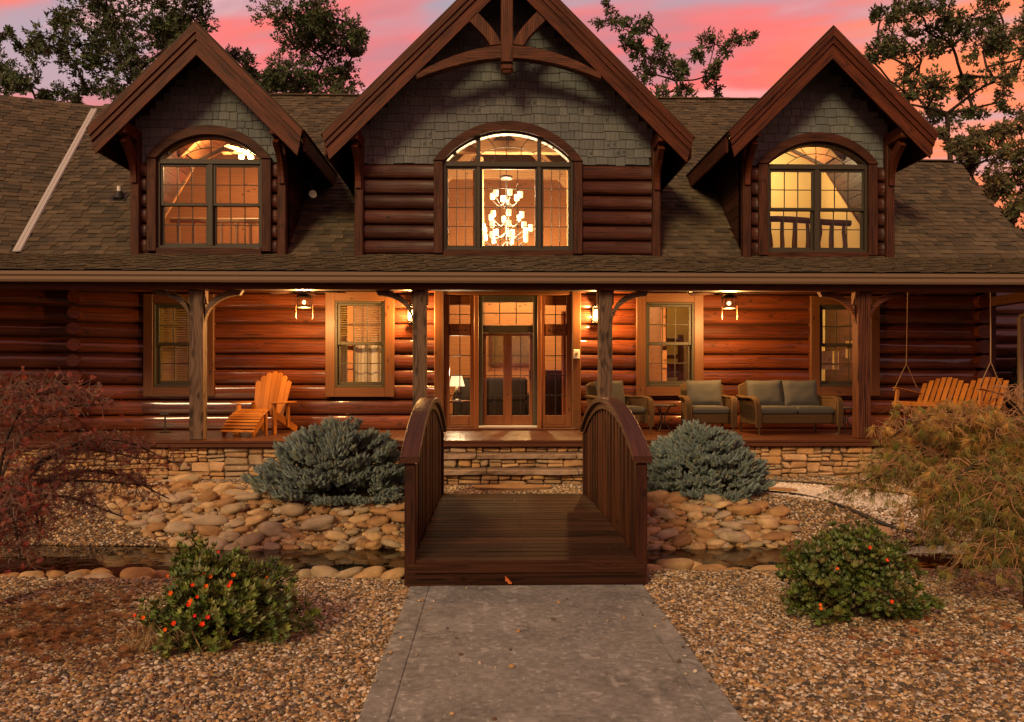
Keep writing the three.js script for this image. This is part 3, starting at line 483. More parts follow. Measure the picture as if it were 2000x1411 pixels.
{ // vent pipe through the shingles
  const p = (() => { for (let s = 0.3; s < 4; s += 0.01) { const q = mainPt(-7.28, s); if (q[1] > 5.15) return q; } })();
  const g = part('vent_pipe', house, p);
  obj('flashing', [place(cbox(0.30, 0.03, 0.30, 0.01), 0, 0.03, 0, 0.733), place(lathe([[0.12, -0.02], [0.075, 0.08], [0.06, 0.12]], 14), 0, 0.04, 0)], M.darkMetal, g);
  obj('pipe', place(lathe([[0.042, -0.1], [0.042, 0.20], [0.034, 0.20], [0.034, 0.0]], 14), 0, 0.06, 0), M.pvc, g);
}
// gutter, fascia, beam
{
  const prof = [[0, 0], [0.075, 0], [0.095, 0.03], [0.10, 0.075], [0.125, 0.10], [0.13, 0.145], [0.115, 0.145], [0.11, 0.11], [0.085, 0.085], [0.08, 0.035], [0.068, 0.012], [0.012, 0.012], [0.012, 0.145], [0, 0.145]];
  const g = extr(prof, 20.6); g.applyMatrix4(new THREE.Matrix4().makeBasis(V3(0, 0, 1), V3(0, 1, 0), V3(-1, 0, 0)).setPosition(10.7, 3.035, 0.32));
  obj('gutter', uvm(g, 'x'), M.gutter, house);
  obj('fascia', bx(-9.9, 10.7, 3.03, 3.19, 0.27, 0.318, 0.004), M.soffit, house);
  obj('porch_beam', bx(-9.9, 10.7, 2.955, 3.16, 0.0, 0.2, 0.012), M.beam, house);
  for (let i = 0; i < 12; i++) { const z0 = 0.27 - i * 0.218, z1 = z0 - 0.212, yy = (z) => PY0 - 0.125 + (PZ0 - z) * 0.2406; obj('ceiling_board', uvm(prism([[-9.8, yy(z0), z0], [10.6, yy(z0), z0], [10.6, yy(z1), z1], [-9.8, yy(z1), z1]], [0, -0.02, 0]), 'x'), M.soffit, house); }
  // end closing of the porch attic on the right
  obj('tie_beam', [bx(9.0, 9.2, 2.95, 3.12, WALL + 0.1, 0, 0.01, 'z')], M.beam, house);
  obj('downspout', [bx(9.36, 9.44, 0.75, 2.75, -1.95, -1.87, 0.015), bar([9.40, 2.75, -1.91], [9.40, 3.02, 0.3], 0.07, 0.07, 0.01)], M.gutter, house);
}
// porch floor boards, rim
for (let i = 0; i < 18; i++) { const z1 = 0.30 - i * 0.148, z0 = z1 - 0.144, cut = R(-4, 4); obj('floor_board', bx(-10, cut - 0.003, FLOOR - 0.035, FLOOR + R(-0.001, 0.001), z0, z1, 0.004), pick(M.floor), house); obj('floor_board', bx(cut, 10.6, FLOOR - 0.035, FLOOR + R(-0.001, 0.001), z0, z1, 0.004), pick(M.floor), house); }
obj('rim_board', bx(-10, 10.6, FLOOR - 0.10, FLOOR - 0.037, 0.14, 0.285, 0.01), M.beam, house);
// porch posts with curved braces
[[-4.378, 1, 1, 0], [-1.076, 1, 0, 1], [1.716, 0, 1, 1], [5.643, 1, 1, 2]].forEach(([x, l, r, k]) => {
  const g = tag(part('porch_post', house, [x, FLOOR, 0.1]), ['knotty weathered grey brown porch post', 'grey brown porch post behind the bridge rail left of the door', 'grey brown porch post behind the bridge rail right of the door', 'red brown porch post next to the loveseat'][k === 0 ? 0 : k === 2 ? 3 : x < 0 ? 1 : 2]);
  obj('shaft', bx(-0.1, 0.1, 0, 2.225, -0.2, 0, 0.012), k === 2 ? M.postRed : M.post, g);
  const brace = (s) => { const p = [], o = []; for (let i = 0; i <= 10; i++) { const t = i / 10 * Math.PI / 2; p.push([0.1 + 0.52 * (1 - Math.cos(t)), 1.72 + 0.44 * Math.sin(t)]); o.push([0.1 + 0.0 + 0.42 * (1 - Math.cos(t)) + 0.02, 1.86 + 0.36 * Math.sin(t)]); } const q = [...p, [0.66, 2.225], [0.5, 2.225], ...o.reverse()].map(a => [s * a[0], a[1]]); const e = extr(s > 0 ? q : q.reverse(), 0.10, 0.005); e.translate(0, 0, -0.155); return uvm(e, 'x'); };
  if (l) obj('brace', brace(-1), k === 2 ? M.postRed : M.post, g); if (r) obj('brace', brace(1), k === 2 ? M.postRed : M.post, g);
  obj('beam_bracket', [bx(0.102, 0.125, 2.02, 2.222, -0.17, -0.03, 0.004), bx(-0.125, -0.102, 2.02, 2.222, -0.17, -0.03, 0.004)], M.trim, g);
});

// ---------------------------------------------------------------- entrance
{
  srand(500);
  const g = tag(part('entrance', house), 'glazed wooden front door with sidelights and transoms'), z = WALL, X = (px) => atZ(px, 700, WALL + 0.05)[0], Y = (py) => atZ(1000, py, WALL + 0.05)[1];
  for (const [a, b] of [[849, 867], [1116, 1133]]) obj('outer_post', bx(X(a), X(b), FLOOR, 3.22, z, z + 0.2, 0.015), M.trim, g);
  obj('head_board', bx(X(849), X(1133), 3.14, 3.33, z, z + 0.18, 0.012), M.trim, g);
  obj('mullion_post', [bx(X(926), X(935), FLOOR + 0.03, 3.139, z - 0.06, z + 0.13, 0.008), bx(X(1049), X(1057), FLOOR + 0.03, 3.139, z - 0.06, z + 0.13, 0.008)], M.doorWood, g);
  obj('threshold', bx(X(860), X(1124), FLOOR, FLOOR + 0.035, z - 0.08, z + 0.22, 0.008), M.beam, g);
  const light = (a, b, gl, gr, name) => { // wooden frame round a tall glass and a transom
    const yb = [Y(812), Y(656)], yt = [Y(633), Y(596)];
    obj(name, [bx(X(a), X(gl), FLOOR + 0.04, 3.138, z - 0.03, z + 0.05, 0.008), bx(X(gr), X(b), FLOOR + 0.04, 3.138, z - 0.03, z + 0.05, 0.008), bx(X(gl), X(gr), FLOOR + 0.04, yb[0], z - 0.03, z + 0.045, 0.008), bx(X(gl), X(gr), yb[1], yt[0], z - 0.03, z + 0.06, 0.008), bx(X(gl), X(gr), yt[1], 3.138, z - 0.03, z + 0.045, 0.008)], M.doorWood, g);
    obj('recessed_panel', bx(X(gl) + 0.03, X(gr) - 0.03, FLOOR + 0.09, yb[0] - 0.05, z + 0.046, z + 0.055, 0.004), M.doorWood, g);
    const m = []; const xm = (X(gl) + X(gr)) / 2; m.push(bx(xm - 0.008, xm + 0.008, yb[0], yb[1], z, z + 0.02, 0.002), bx(xm - 0.008, xm + 0.008, yt[0], yt[1], z, z + 0.02, 0.002), bx(X(gl), X(gr), (yt[0] + yt[1]) / 2 - 0.008, (yt[0] + yt[1]) / 2 + 0.008, z + 0.001, z + 0.019, 0.002));
    for (let j = 1; j < 4; j++) { const y = lerp(yb[0], yb[1], j / 4); m.push(bx(X(gl), X(gr), y - 0.008, y + 0.008, z + 0.001, z + 0.019, 0.002)); }
    obj('grille', m, M.darkMetal, g);
    for (let j = 0; j < 4; j++) for (const s of [-1, 1]) obj('pane', place(new THREE.PlaneGeometry(Math.abs(X(gr) - X(gl)) / 2 - 0.02, (yb[1] - yb[0]) / 4 - 0.018), xm + s * (X(gr) - X(gl)) / 4, lerp(yb[0], yb[1], (j + 0.5) / 4), z + 0.01, R(-0.004, 0.004)), M.glass, g);
    for (const s of [-1, 1]) obj('pane', place(new THREE.PlaneGeometry(Math.abs(X(gr) - X(gl)) / 2 - 0.02, yt[1] - yt[0]), xm + s * (X(gr) - X(gl)) / 4, (yt[0] + yt[1]) / 2, z + 0.01), M.glass, g);
    // row of pegs in the rail between glass and transom
    for (const f of [0.25, 0.5, 0.75]) obj('peg', place(new THREE.SphereGeometry(0.016, 8, 6), lerp(X(gl), X(gr), f), Y(645), z + 0.062), M.darkMetal, g);
  };
  light(867, 926, 878, 918, 'sidelight'); light(1057, 1116, 1065, 1106, 'sidelight');
  // dark storm door frame
  const a = X(935), b = X(1049), f = 0.075;
  obj('storm_frame', [bx(a, a + f, FLOOR + 0.03, 3.138, z - 0.02, z + 0.12, 0.008), bx(b - f, b, FLOOR + 0.03, 3.138, z - 0.02, z + 0.12, 0.008), bx(a + f, b - f, 3.02, 3.138, z - 0.02, z + 0.12, 0.008), bx(a + f, b - f, Y(650), Y(636), z - 0.02, z + 0.1, 0.008)], M.frame, g);
  obj('kick_sill', bx(a, b, FLOOR + 0.035, FLOOR + 0.075, z, z + 0.14, 0.008), M.flash, g);
  const d0 = a + f, d1 = b - f, gy = [Y(812), Y(656)], cols = [[X(950), X(983)], [X(1000), X(1034)]];
  obj('door_leaf', [bx(d0, cols[0][0], FLOOR + 0.08, Y(651), z - 0.04, z + 0.02, 0.008), bx(cols[0][1], cols[1][0], FLOOR + 0.08, Y(651), z - 0.04, z + 0.02, 0.008), bx(cols[1][1], d1, FLOOR + 0.08, Y(651), z - 0.04, z + 0.02, 0.008), ...cols.flatMap(c => [bx(c[0], c[1], FLOOR + 0.08, gy[0], z - 0.04, z + 0.015, 0.008), bx(c[0], c[1], gy[1], Y(651), z - 0.04, z + 0.015, 0.008)])], M.doorWood, g);
  for (const c of cols) { obj('pane', place(new THREE.PlaneGeometry(c[1] - c[0], gy[1] - gy[0]), (c[0] + c[1]) / 2, (gy[0] + gy[1]) / 2, z - 0.01, 0.003, 0.004), M.glass, g); const m = [bx((c[0] + c[1]) / 2 - 0.006, (c[0] + c[1]) / 2 + 0.006, gy[0], gy[1], z - 0.018, z - 0.004, 0.002)]; for (let j = 1; j < 4; j++) { const y = lerp(gy[0], gy[1], j / 4); m.push(bx(c[0], c[1], y - 0.006, y + 0.006, z - 0.017, z - 0.005, 0.002)); } obj('grille', m, M.darkMetal, g); }
  { const t0 = Y(633), t1 = 3.02, xm = (d0 + d1) / 2; for (let i = 0; i < 3; i++) for (let j = 0; j < 2; j++) obj('pane', place(new THREE.PlaneGeometry((d1 - d0) / 3 - 0.016, (t1 - t0) / 2 - 0.016), lerp(d0, d1, (i + 0.5) / 3), lerp(t0, t1, (j + 0.5) / 2), z + 0.02), M.glass, g); obj('grille', [...[1, 2].map(i => bx(lerp(d0, d1, i / 3) - 0.008, lerp(d0, d1, i / 3) + 0.008, t0, t1, z + 0.01, z + 0.03, 0.002)), bx(d0, d1, (t0 + t1) / 2 - 0.008, (t0 + t1) / 2 + 0.008, z + 0.011, z + 0.029, 0.002)], M.darkMetal, g); }
  obj('storm_glass', place(new THREE.PlaneGeometry(d1 - d0, Y(651) - FLOOR - 0.08), (d0 + d1) / 2, (FLOOR + 0.08 + Y(651)) / 2, z + 0.09), M.glass, g);
  obj('door_handle', [bx(d1 - 0.07, d1 - 0.045, 1.62, 1.80, z + 0.03, z + 0.045), rod([d1 - 0.055, 1.70, z + 0.04], [d1 - 0.055, 1.70, z + 0.085], 0.01), rod([d1 - 0.055, 1.70, z + 0.08], [d1 - 0.16, 1.70, z + 0.08], 0.009)], M.darkMetal, g);
}

// ---------------------------------------------------------------- rooms behind the glass
{
  srand(600);
  obj('interior_floor', bx(-8.9, 8.7, FLOOR - 0.16, FLOOR - 0.02, -12.9, WALL - 0.05, 0.004, 'x'), M.inFloor, house);
  for (const [a, b] of [[-9.0, -2.62], [3.22, 9.0]]) obj('upper_floor', bx(a, b, 3.50, 3.68, -12.9, WALL - 0.18, 0.004, 'x'), M.inPlank[1], house);
  const zy = (x, t, pts) => { const g = extr(pts, t); g.applyMatrix4(new THREE.Matrix4().makeBasis(V3(0, 0, -1), V3(0, 1, 0), V3(1, 0, 0)).setPosition(x, 0, 0)); return uvm(g, 'z'); };
  const sec = [[2.54, 0.72], [12.9, 0.72], [12.9, 3.45], [7.54, RIDGE_Y - 0.15], [2.56, 3.78]];
  obj('partition', zy(-2.62, 0.1, sec), M.inPlank[0], house); obj('partition', zy(3.12, 0.1, sec), M.inPlank[0], house);
  obj('partition', bx(-9, -2.63, FLOOR, 3.49, -6.6, -6.5, 0.004, 'x'), M.inTan, house);
  obj('partition', bx(3.23, 9, FLOOR, 3.49, -6.4, -6.3, 0.004, 'x'), M.inTan, house);
  obj('partition', bx(4.9, 5.0, FLOOR, 3.49, -6.29, WALL - 0.18, 0.004, 'z'), M.inWall, house);
  obj('partition', bx(-2.5, 3.1, FLOOR, 8.3, -9.2, -9.1, 0.004, 'x'), M.inPlank[2], house);
  // upper rooms: left in plank, right painted yellow
  const gcut = (x0, x1, z, m, top) => obj('partition', uvm(wallShape([[x0, 3.69], [x1, 3.69], [x1, top], [x0, top]], [], 0.1, z)), m, house);
  gcut(-8.9, -2.64, -6.6, M.inPlank[0], 7.55); gcut(3.24, 7.7, -6.2, M.inWall, 7.2);
  obj('partition', zy(7.55, 0.08, [[2.54, 3.69], [6.19, 3.69], [6.19, 7.0], [2.56, 3.80]]), M.inWall, house);
  // plank ceilings under the gable roofs and timber rafters
  for (const G of GABLES) for (const s of [-1, 1]) {
    const wI = G.w - 0.12, nb = 9, zb = (y) => Math.max(mainZ(y) - 0.0, -8.1);
    for (let i = 0; i < nb; i++) { const f0 = i / nb * wI, f1 = (i + 1) / nb * wI - 0.006, o = 0.18, y0 = G.ya - f0 - o, y1 = G.ya - f1 - o; obj('ceiling_plank', uvm(prism([[G.cx + s * f0, y0, WALL - 0.17], [G.cx + s * f1, y1, WALL - 0.17], [G.cx + s * f1, y1, zb(y1) + 0.1], [G.cx + s * f0, y0, zb(y0) + 0.1]], [0, -0.02, 0]), 'z'), pick(M.inPlank), house); }
    for (let z = -3.0; z > (Math.abs(G.cx) > 1 ? -4.3 : -7.4); z -= 1.05) obj('rafter', bar([G.cx + s * 0.02, G.ya - 0.32, z], [G.cx + s * wI, G.ya - wI - 0.30, z], 0.14, 0.20, 0.01), M.inBeam, house);
    if (Math.abs(G.cx) < 1) for (const z of [-4.6, -6.7]) obj('truss_brace', bar([G.cx + s * 0.1, G.ya - 1.4, z], [G.cx + s * 2.4, G.ya - 3.6, z], 0.16, 0.2, 0.01), M.inBeam, house);
  }
  for (const z of [-4.6, -6.7]) obj('tie_beam', bx(-2.5, 3.1, 6.35, 6.6, z - 0.09, z + 0.09, 0.012), M.inBeam, house);
  // ceilings of the upper rooms under the main slope
  obj('ceiling_liner', planeSlab(MAINPOLY.map(p => [clamp(p[0], -8.9, 7.7), p[1]]).filter((p, i) => i !== 2 && i !== 3 || true), HOLES, new THREE.Matrix4().copy(mainBasis).multiply(new THREE.Matrix4().makeTranslation(0, 0, -0.13)), 0.02), M.inPlank[1], house);
}

// ================================================================ GROUND, WATER, PATH
const stF = (x) => 3.58 + 0.10 * Math.sin(x * 0.9 + 1) + (x < -3 ? (x + 3) * 0.16 : 0) + (x > 3.5 ? (x - 3.5) * -0.10 : 0);      // far water line
const stN = (x) => 4.82 + 0.22 * Math.sin(x * 0.55 - 0.3) * (x < 0 ? -1 : 0.3) + (x < -4 ? (x + 4) * 0.1 : 0);                    // near water line
const WATER = -0.165;
function groundY(x, z) {
  const a = stF(x), b = stN(x), n = 0.018 * n3(x * 0.8, z * 0.8, 4.4);
  if (z > b) return -0.018 - 0.145 * Math.exp(-0.9 * ((z - b) / 0.22) ** 2) + n * ss(0, 1, z - b);
  if (z > a) { const t = (z - a) / (b - a); return WATER - 0.30 * Math.sin(Math.PI * t) + 0.0; }
  const r = ss(-0.1, 1.05, a - z); return WATER + 0.325 * r + n * r;
}
srand(700);
{
  const axis = (lo, hi, step, out) => { const a = []; for (let v = lo; v <= hi + 1e-6; v += step) a.push(v); let d = step; for (let v = lo; v > -out;) { d *= 1.5; v -= d; a.unshift(v); } d = step; for (let v = hi; v < out;) { d *= 1.5; v += d; a.push(v); } return a; };
  const xs = axis(-8, 8, 0.11, 130), zs = axis(0, 9.6, 0.09, 130), nx = xs.length, pos = [], uv = [], idx = [];
  for (const z of zs) for (const x of xs) { const far = Math.max(0, Math.hypot(x, z - 4) - 30); pos.push(x, groundY(x, Math.min(z, 20)) + 0.02 * n3(x * 0.3, 0, z * 0.3) * (far > 0 ? 10 : 0), z); uv.push(x, z); }
  for (let j = 0; j < zs.length - 1; j++) for (let i = 0; i < nx - 1; i++) { const a = j * nx + i; idx.push(a, a + nx, a + 1, a + 1, a + nx, a + nx + 1); }
  const g = new THREE.BufferGeometry(); g.setAttribute('position', new THREE.BufferAttribute(new Float32Array(pos), 3)); g.setAttribute('uv', new THREE.BufferAttribute(new Float32Array(uv), 2)); g.setIndex(idx); g.computeVertexNormals();
  const m = new THREE.Mesh(g, M.soil); m.name = 'ground'; m.receiveShadow = true; tag(m, 'gravelly soil ground round the house and stream', 'ground', null, 'structure'); scene.add(m);
}
{ // still water
  const g = new THREE.PlaneGeometry(40, 3.6, 160, 24); g.rotateX(-Math.PI / 2); g.translate(0, WATER, 4.2);
  const ripple = texture(256, 0.8, (u, v) => tf(u, v, 4, 7, 131, 3), false);
  const p = g.attributes.position, uv = g.attributes.uv; for (let i = 0; i < p.count; i++) uv.setXY(i, p.getX(i), p.getZ(i));
  const m = new THREE.Mesh(g, phy([0.20, 0.16, 0.09], 0.015, { transmission: 1, thickness: 0, ior: 1.36, bumpMap: ripple, bumpScale: 0.0016 })); m.name = 'stream_water'; m.receiveShadow = true; scene.add(m);
  tag(m, 'still dark stream water passing under the footbridge', 'water', null, 'structure');
}
const PX0 = -0.635, PX1 = 1.195;
{ // concrete path with tooled borders
  const g = new THREE.Group(); g.name = 'concrete_path'; g.userData = { kind: 'structure', label: 'worn grey concrete path leading to the footbridge', category: 'path' }; scene.add(g);
  const slab = (x0, x1, y) => { const q = bx(x0, x1, -0.14, y, 5.76, 15, 0.006, 'z'); const p = q.attributes.position, uv = q.attributes.uv; for (let i = 0; i < p.count; i++) uv.setXY(i, p.getX(i), p.getZ(i)); return q; };
  obj('path_slab', slab(PX0 + 0.1525, PX1 - 0.1525, 0), M.concrete, g);
  obj('path_border', slab(PX0, PX0 + 0.151, -0.0015), M.concrete, g); obj('path_border', slab(PX1 - 0.151, PX1, -0.0015), M.concrete, g);
}

// ================================================================ FOOTBRIDGE
const BCX = 0.275, BH = 0.915, BZ0 = 2.0, BZ1 = 5.72, DECK = 0.185;
srand(800);
{
  const g = thing('footbridge', 'dark red brown wooden footbridge with arched slatted railings', 'bridge', [BCX, 0, (BZ0 + BZ1) / 2]);
  const L = (BZ1 - BZ0) / 2, arcY = (z) => { const sag = 0.40, r = (L * L + sag * sag) / (2 * sag); return 0.99 + sag - r + Math.sqrt(r * r - Math.min(z * z, L * L)); };
  const deckY = (z) => DECK + 0.035 * (1 - (z / L) ** 2);
  const screws = [], np = 27, pw = 2 * L / np;
  for (let i = 0; i < np; i++) { const z = -L + (i + 0.5) * pw; obj('deck_plank', place(cbox(BH * 2 - 0.05 + R(-0.01, 0.01), 0.036, pw - 0.010, 0.006, 'x'), R(-0.005, 0.005), deckY(z) - 0.018 + R(-0.002, 0.002), z, R(-0.008, 0.008) + Math.atan(0.07 * z / (L * L))), M.deck[Math.floor(rnd() * 3)], g); for (const sx of [-0.78, 0, 0.78]) screws.push(place(new THREE.CylinderGeometry(0.0055, 0.0055, 0.004, 6), sx + R(-0.01, 0.01), deckY(z) + 0.0015, z - 0.03), place(new THREE.CylinderGeometry(0.0055, 0.0055, 0.004, 6), sx + R(-0.01, 0.01), deckY(z) + 0.0015, z + 0.03)); }
  obj('screw_heads', screws, M.darkMetal, g).userData.kind = 'stuff';
  obj('front_board', bx(-BH - 0.03, BH + 0.03, 0.088, 0.158, L - 0.03, L + 0.012, 0.006), M.deck[0], g); obj('front_board', bx(-BH - 0.03, BH + 0.03, -0.03, 0.083, L - 0.03, L + 0.006, 0.006), M.deck[1], g);
  obj('front_board', bx(-BH - 0.03, BH + 0.03, 0.03, 0.15, -L - 0.01, -L + 0.03, 0.006), M.deck[1], g);
  for (const x of [-0.8, 0, 0.8]) obj('stringer', bx(x - 0.04, x + 0.04, -0.02, 0.145, -L + 0.04, L - 0.04, 0.006, 'z'), M.deck[1], g);
  for (const s of [-1, 1]) {
    const ns = 36, sw = (2 * L - 0.18) / ns;
    for (let i = 0; i < ns; i++) { const z = -L + 0.09 + (i + 0.5) * sw, top = Math.min(arcY(z - sw / 2), arcY(z + sw / 2)) - 0.02, off = (i & 1 ? 0.014 : -0.004) + R(-0.004, 0.004); obj('slat', place(cbox(0.026, top - 0.03, sw - (i & 1 ? 0.004 : 0.014), 0.004, 'y'), s * (BH + off), (top + 0.03) / 2, z), M.bridge[Math.floor(rnd() * 3)], g); }
    for (const e of [-1, 1]) obj('end_post', bx(s * BH - 0.045, s * BH + 0.045, -0.02, arcY(L) - 0.035, e > 0 ? L - 0.085 : -L, e > 0 ? L + 0.004 : -L + 0.085, 0.008), M.bridge[1], g);
    const band = (y0, y1, x0, x1, ext) => { const a = [], b = [], n = 28; for (let i = 0; i <= n; i++) { const z = lerp(-L - ext, L + ext, i / n), zz = clamp(z, -L, L), y = arcY(zz) - (Math.abs(z) - Math.abs(zz)) * 0.45; a.push([z, y + y0]); b.push([z, y + y1]); } const e = extr([...a, ...b.reverse()], x1 - x0 - 0.01, 0.005); e.applyMatrix4(new THREE.Matrix4().makeBasis(V3(0, 0, 1), V3(0, 1, 0), V3(-1, 0, 0)).setPosition(x1 - 0.005, 0, 0)); return uvm(e, 'z', R(0, 2)); };
    obj('rail_cap', band(-0.005, 0.038, s * BH - 0.075, s * BH + 0.075, 0.045), M.bridgeCap, g);
    obj('rail_arch', band(-0.075, -0.01, s * BH - 0.038, s * BH + 0.038, 0), M.bridge[0], g);
  }
}

// ================================================================ STONEWORK
function splitRect(x0, x1, y0, y1, out) {
  const w = x1 - x0, h = y1 - y0;
  const maxW = R(0.18, 0.44), maxH = R(0.06, 0.19);
  if (h > maxH && (h > w * 0.6 || w < maxW || rnd() < 0.55)) { const f = R(0.35, 0.65), m = lerp(y0, y1, f); splitRect(x0, x1, y0, m, out); splitRect(x0, x1, m, y1, out); } else if (w > maxW) { const m = lerp(x0, x1, R(0.33, 0.67)); splitRect(x0, m, y0, y1, out); splitRect(m, x1, y0, y1, out); } else out.push([x0, x1, y0, y1]);
}
function stoneG(w, h, d) { // hewn stone: chamfered block pushed out of square
  const g = cbox(w, h, d, Math.min(0.022, h * 0.25), 'x'), p = g.attributes.position, s = R(0, 90), sh = R(-0.25, 0.25), tl = R(-0.05, 0.05), yw = R(-0.12, 0.12);
  for (let i = 0; i < p.count; i++) { const x = p.getX(i), y = p.getY(i), z = p.getZ(i), k = Math.min(w, h); p.setXYZ(i, x + 0.30 * k * n3(x * 6 + s, y * 9, s) + sh * y, y + 0.26 * h * n3(x * 7, s, y * 9 + z) + tl * x, z + 0.02 * n3(x * 11, y * 11 + s, 1) + yw * x); }
  g.computeVertexNormals(); return g;
}
const spareStones = new Map();
function stones(parent, rects, z, depth, ox = 0, oz = 0) { for (const [x0, x1, y0, y1] of rects) { const w = x1 - x0 - 0.010, h = y1 - y0 - 0.010; if (w < 0.02 || h < 0.015) continue; const m = obj('stone', stoneG(w, h, depth), pick(M.stones), parent); m.position.set((x0 + x1) / 2 - ox, (y0 + y1) / 2, z + R(-0.018, 0.018) - depth / 2 - oz); } }
function stoneWall(label, x0, x1) {
  const g = thing('stone_wall', label, 'stone wall', [(x0 + x1) / 2, 0, 0.1]), out = [], cx = (x0 + x1) / 2;
  for (let x = x0; x < x1 - 0.01;) { const w = Math.min(R(0.8, 1.6), x1 - x); splitRect(x, x + w, 0.10, FLOOR - 0.105, out); x += w; }
  out.sort((a, b) => (Math.abs((a[0] + a[1]) / 2) - Math.abs((b[0] + b[1]) / 2)));
  obj('mortar_bed', bx(x0 - cx, x1 - cx, -0.3, FLOOR - 0.101, -0.05, 0.045, 0.004), M.mortar, g);
  stones(g, out.slice(0, 300), 0.20, 0.10, cx, 0.1);
  if (out.length > 300) { const r = out.slice(300).map(([a, b, c, d]) => place(stoneG(b - a - 0.01, d - c - 0.01, 0.1), (a + b) / 2 - cx, (c + d) / 2, 0.05)); const m = obj('stones', r, M.stones[0], g); m.userData.kind = 'stuff'; }
  return out.length;
}
srand(900);
stoneWall('dry laid tan stone foundation wall under the porch by the lounge chair', -7.6, -1.15);
stoneWall('dry laid tan stone foundation wall under the porch by the loveseat', 1.72, 8.6);
{
  const g = thing('stone_steps', 'stone steps with rough slab treads up to the front door', 'steps', [BCX + 0.01, 0, 0.5]), x0 = -1.15, x1 = 1.72, ox = BCX + 0.01;
  const riser = (y0, y1, z) => { const out = []; for (let x = x0; x < x1 - 0.01;) { const w = Math.min(R(0.5, 0.9), x1 - x); splitRect(x, x + w, y0, y1, out); x += w; } stones(g, out, z, 0.1, ox, 0.5); obj('mortar_bed', bx(x0 - ox, x1 - ox, y0 - 0.1, y1 - 0.003, z - 0.2 - 0.5, z - 0.055 - 0.5, 0.004), M.mortar, g); };
  riser(0.545, FLOOR - 0.105, 0.21); riser(0.355, 0.485, 0.54); riser(0.10, 0.295, 0.85);
  const tread = (y, z0, z1) => { let x = x0 - 0.02; while (x < x1) { let w = Math.min(R(0.9, 1.6), x1 + 0.02 - x); if (x1 + 0.02 - x - w < 0.5) w = x1 + 0.02 - x; const s = R(0, 50), nx = 26, pts = []; const b = new THREE.BoxGeometry(w - 0.012, 0.055, z1 - z0, nx, 2, 8); const p = b.attributes.position; for (let i = 0; i < p.count; i++) { const px = p.getX(i), py = p.getY(i), pz = p.getZ(i); p.setXYZ(i, px, py + 0.008 * n3(px * 4 + s, pz * 5, py), pz + (pz > 0 ? 0.05 * n3(px * 3.1 + s, py * 12, 0) + 0.02 * n3(px * 12, py * 30, s) : 0)); } b.computeVertexNormals(); const q = uvm(place(b, x + w / 2 - ox, y - 0.0275, (z0 + z1) / 2 - 0.5), 'x', R(0, 2)); obj('tread_slab', q, M.slab, g); x += w; } };
  tread(0.543, 0.16, 0.60); tread(0.353, 0.50, 0.92);
}

// ================================================================ RIVER ROCKS
const rockG = [];
srand(1000);
for (let k = 0; k < 12; k++) {
  let g = new THREE.IcosahedronGeometry(1, 4); g.deleteAttribute('uv'); g.deleteAttribute('normal'); g = mergeVertices(g, 1e-4); const p = g.attributes.position, s = k * 7.3, uv = [];
  for (let i = 0; i < p.count; i++) { const x = p.getX(i), y = p.getY(i), z = p.getZ(i), f = 1 + 0.30 * n3(x * 0.9 + s, y * 0.9, z * 0.9 + s) + 0.09 * n3(x * 2.2, y * 2.2 + s, z * 2.2); const q = (v) => Math.sign(v) * Math.pow(Math.abs(v), 0.86); p.setXYZ(i, q(x) * f, q(y) * f, q(z) * f); uv.push(x * 0.3 + s, (z + y * 0.7) * 0.3); }
  g.setAttribute('uv', new THREE.BufferAttribute(new Float32Array(uv), 2)); g.computeVertexNormals(); rockG.push(g);
}
const tones = ['tan', 'rust brown', 'greyish', 'pale buff', 'dark brown', 'grey'];
const rockSpots = [];
function rock(x, y, z, sx, sy, sz, where, group, tone) {
  const k = tone ?? Math.floor(rnd() * 6), m = new THREE.Mesh(pick(rockG), M.rocks[k]); m.name = numbered('river_rock'); m.castShadow = m.receiveShadow = true; m.position.set(x, y, z); m.scale.set(sx, sy, sz); m.rotation.set(R(-0.25, 0.25), R(-0.5, 0.5), R(-0.3, 0.3)); scene.add(m);
  const s = Math.max(sx, sz); tag(m, `${s > 0.135 ? 'large' : s > 0.085 ? 'medium' : 'small'} ${tones[k]} rounded river rock ${where}`, 'rock', group); rockSpots.push([x, z, s]); return m;
}
const bankL = [[190, 985], [230, 955], [330, 945], [460, 958], [540, 990], [620, 1000], [800, 990], [800, 1085], [470, 1084], [330, 1064], [240, 1030]];
const bankR = [[1240, 985], [1300, 975], [1440, 982], [1530, 1008], [1560, 1045], [1500, 1086], [1240, 1090]];
function fillBank(poly, xr, where, group, most) {
  const put = []; let big = 0.165;
  for (let t = 0; t < 14000 && put.length < most; t++) {
    const r = t < 90 ? R(0.10, 0.14) : t < 2500 ? R(0.06, 0.095) : R(0.04, 0.065), x = R(...xr), z = R(0.9, 4.0), y = groundY(x, z), q = proj(x, y, z); if (!inPoly(poly, q[0], q[1]) || z > stF(x) + 0.06) continue;
    if (put.some(p => Math.hypot(p[0] - x, (p[1] - z) * 1.25) < (p[2] + r) * 0.93)) continue; put.push([x, z, r]);
    const fl = R(0.38, 0.66); rock(x, y + r * fl * 0.85, z, r * R(1.05, 1.5), r * fl, r * R(0.75, 0.98), where, group);
  }
}
srand(1010);
fillBank(bankL, [-5.2, -0.68], 'on the stream bank below the lounge chair porch', 'river rocks heaped on the bank below the lounge chair', 215);
fillBank(bankR, [1.22, 3.4], 'on the stream bank below the loveseat porch', 'river rocks heaped on the bank below the loveseat', 80);
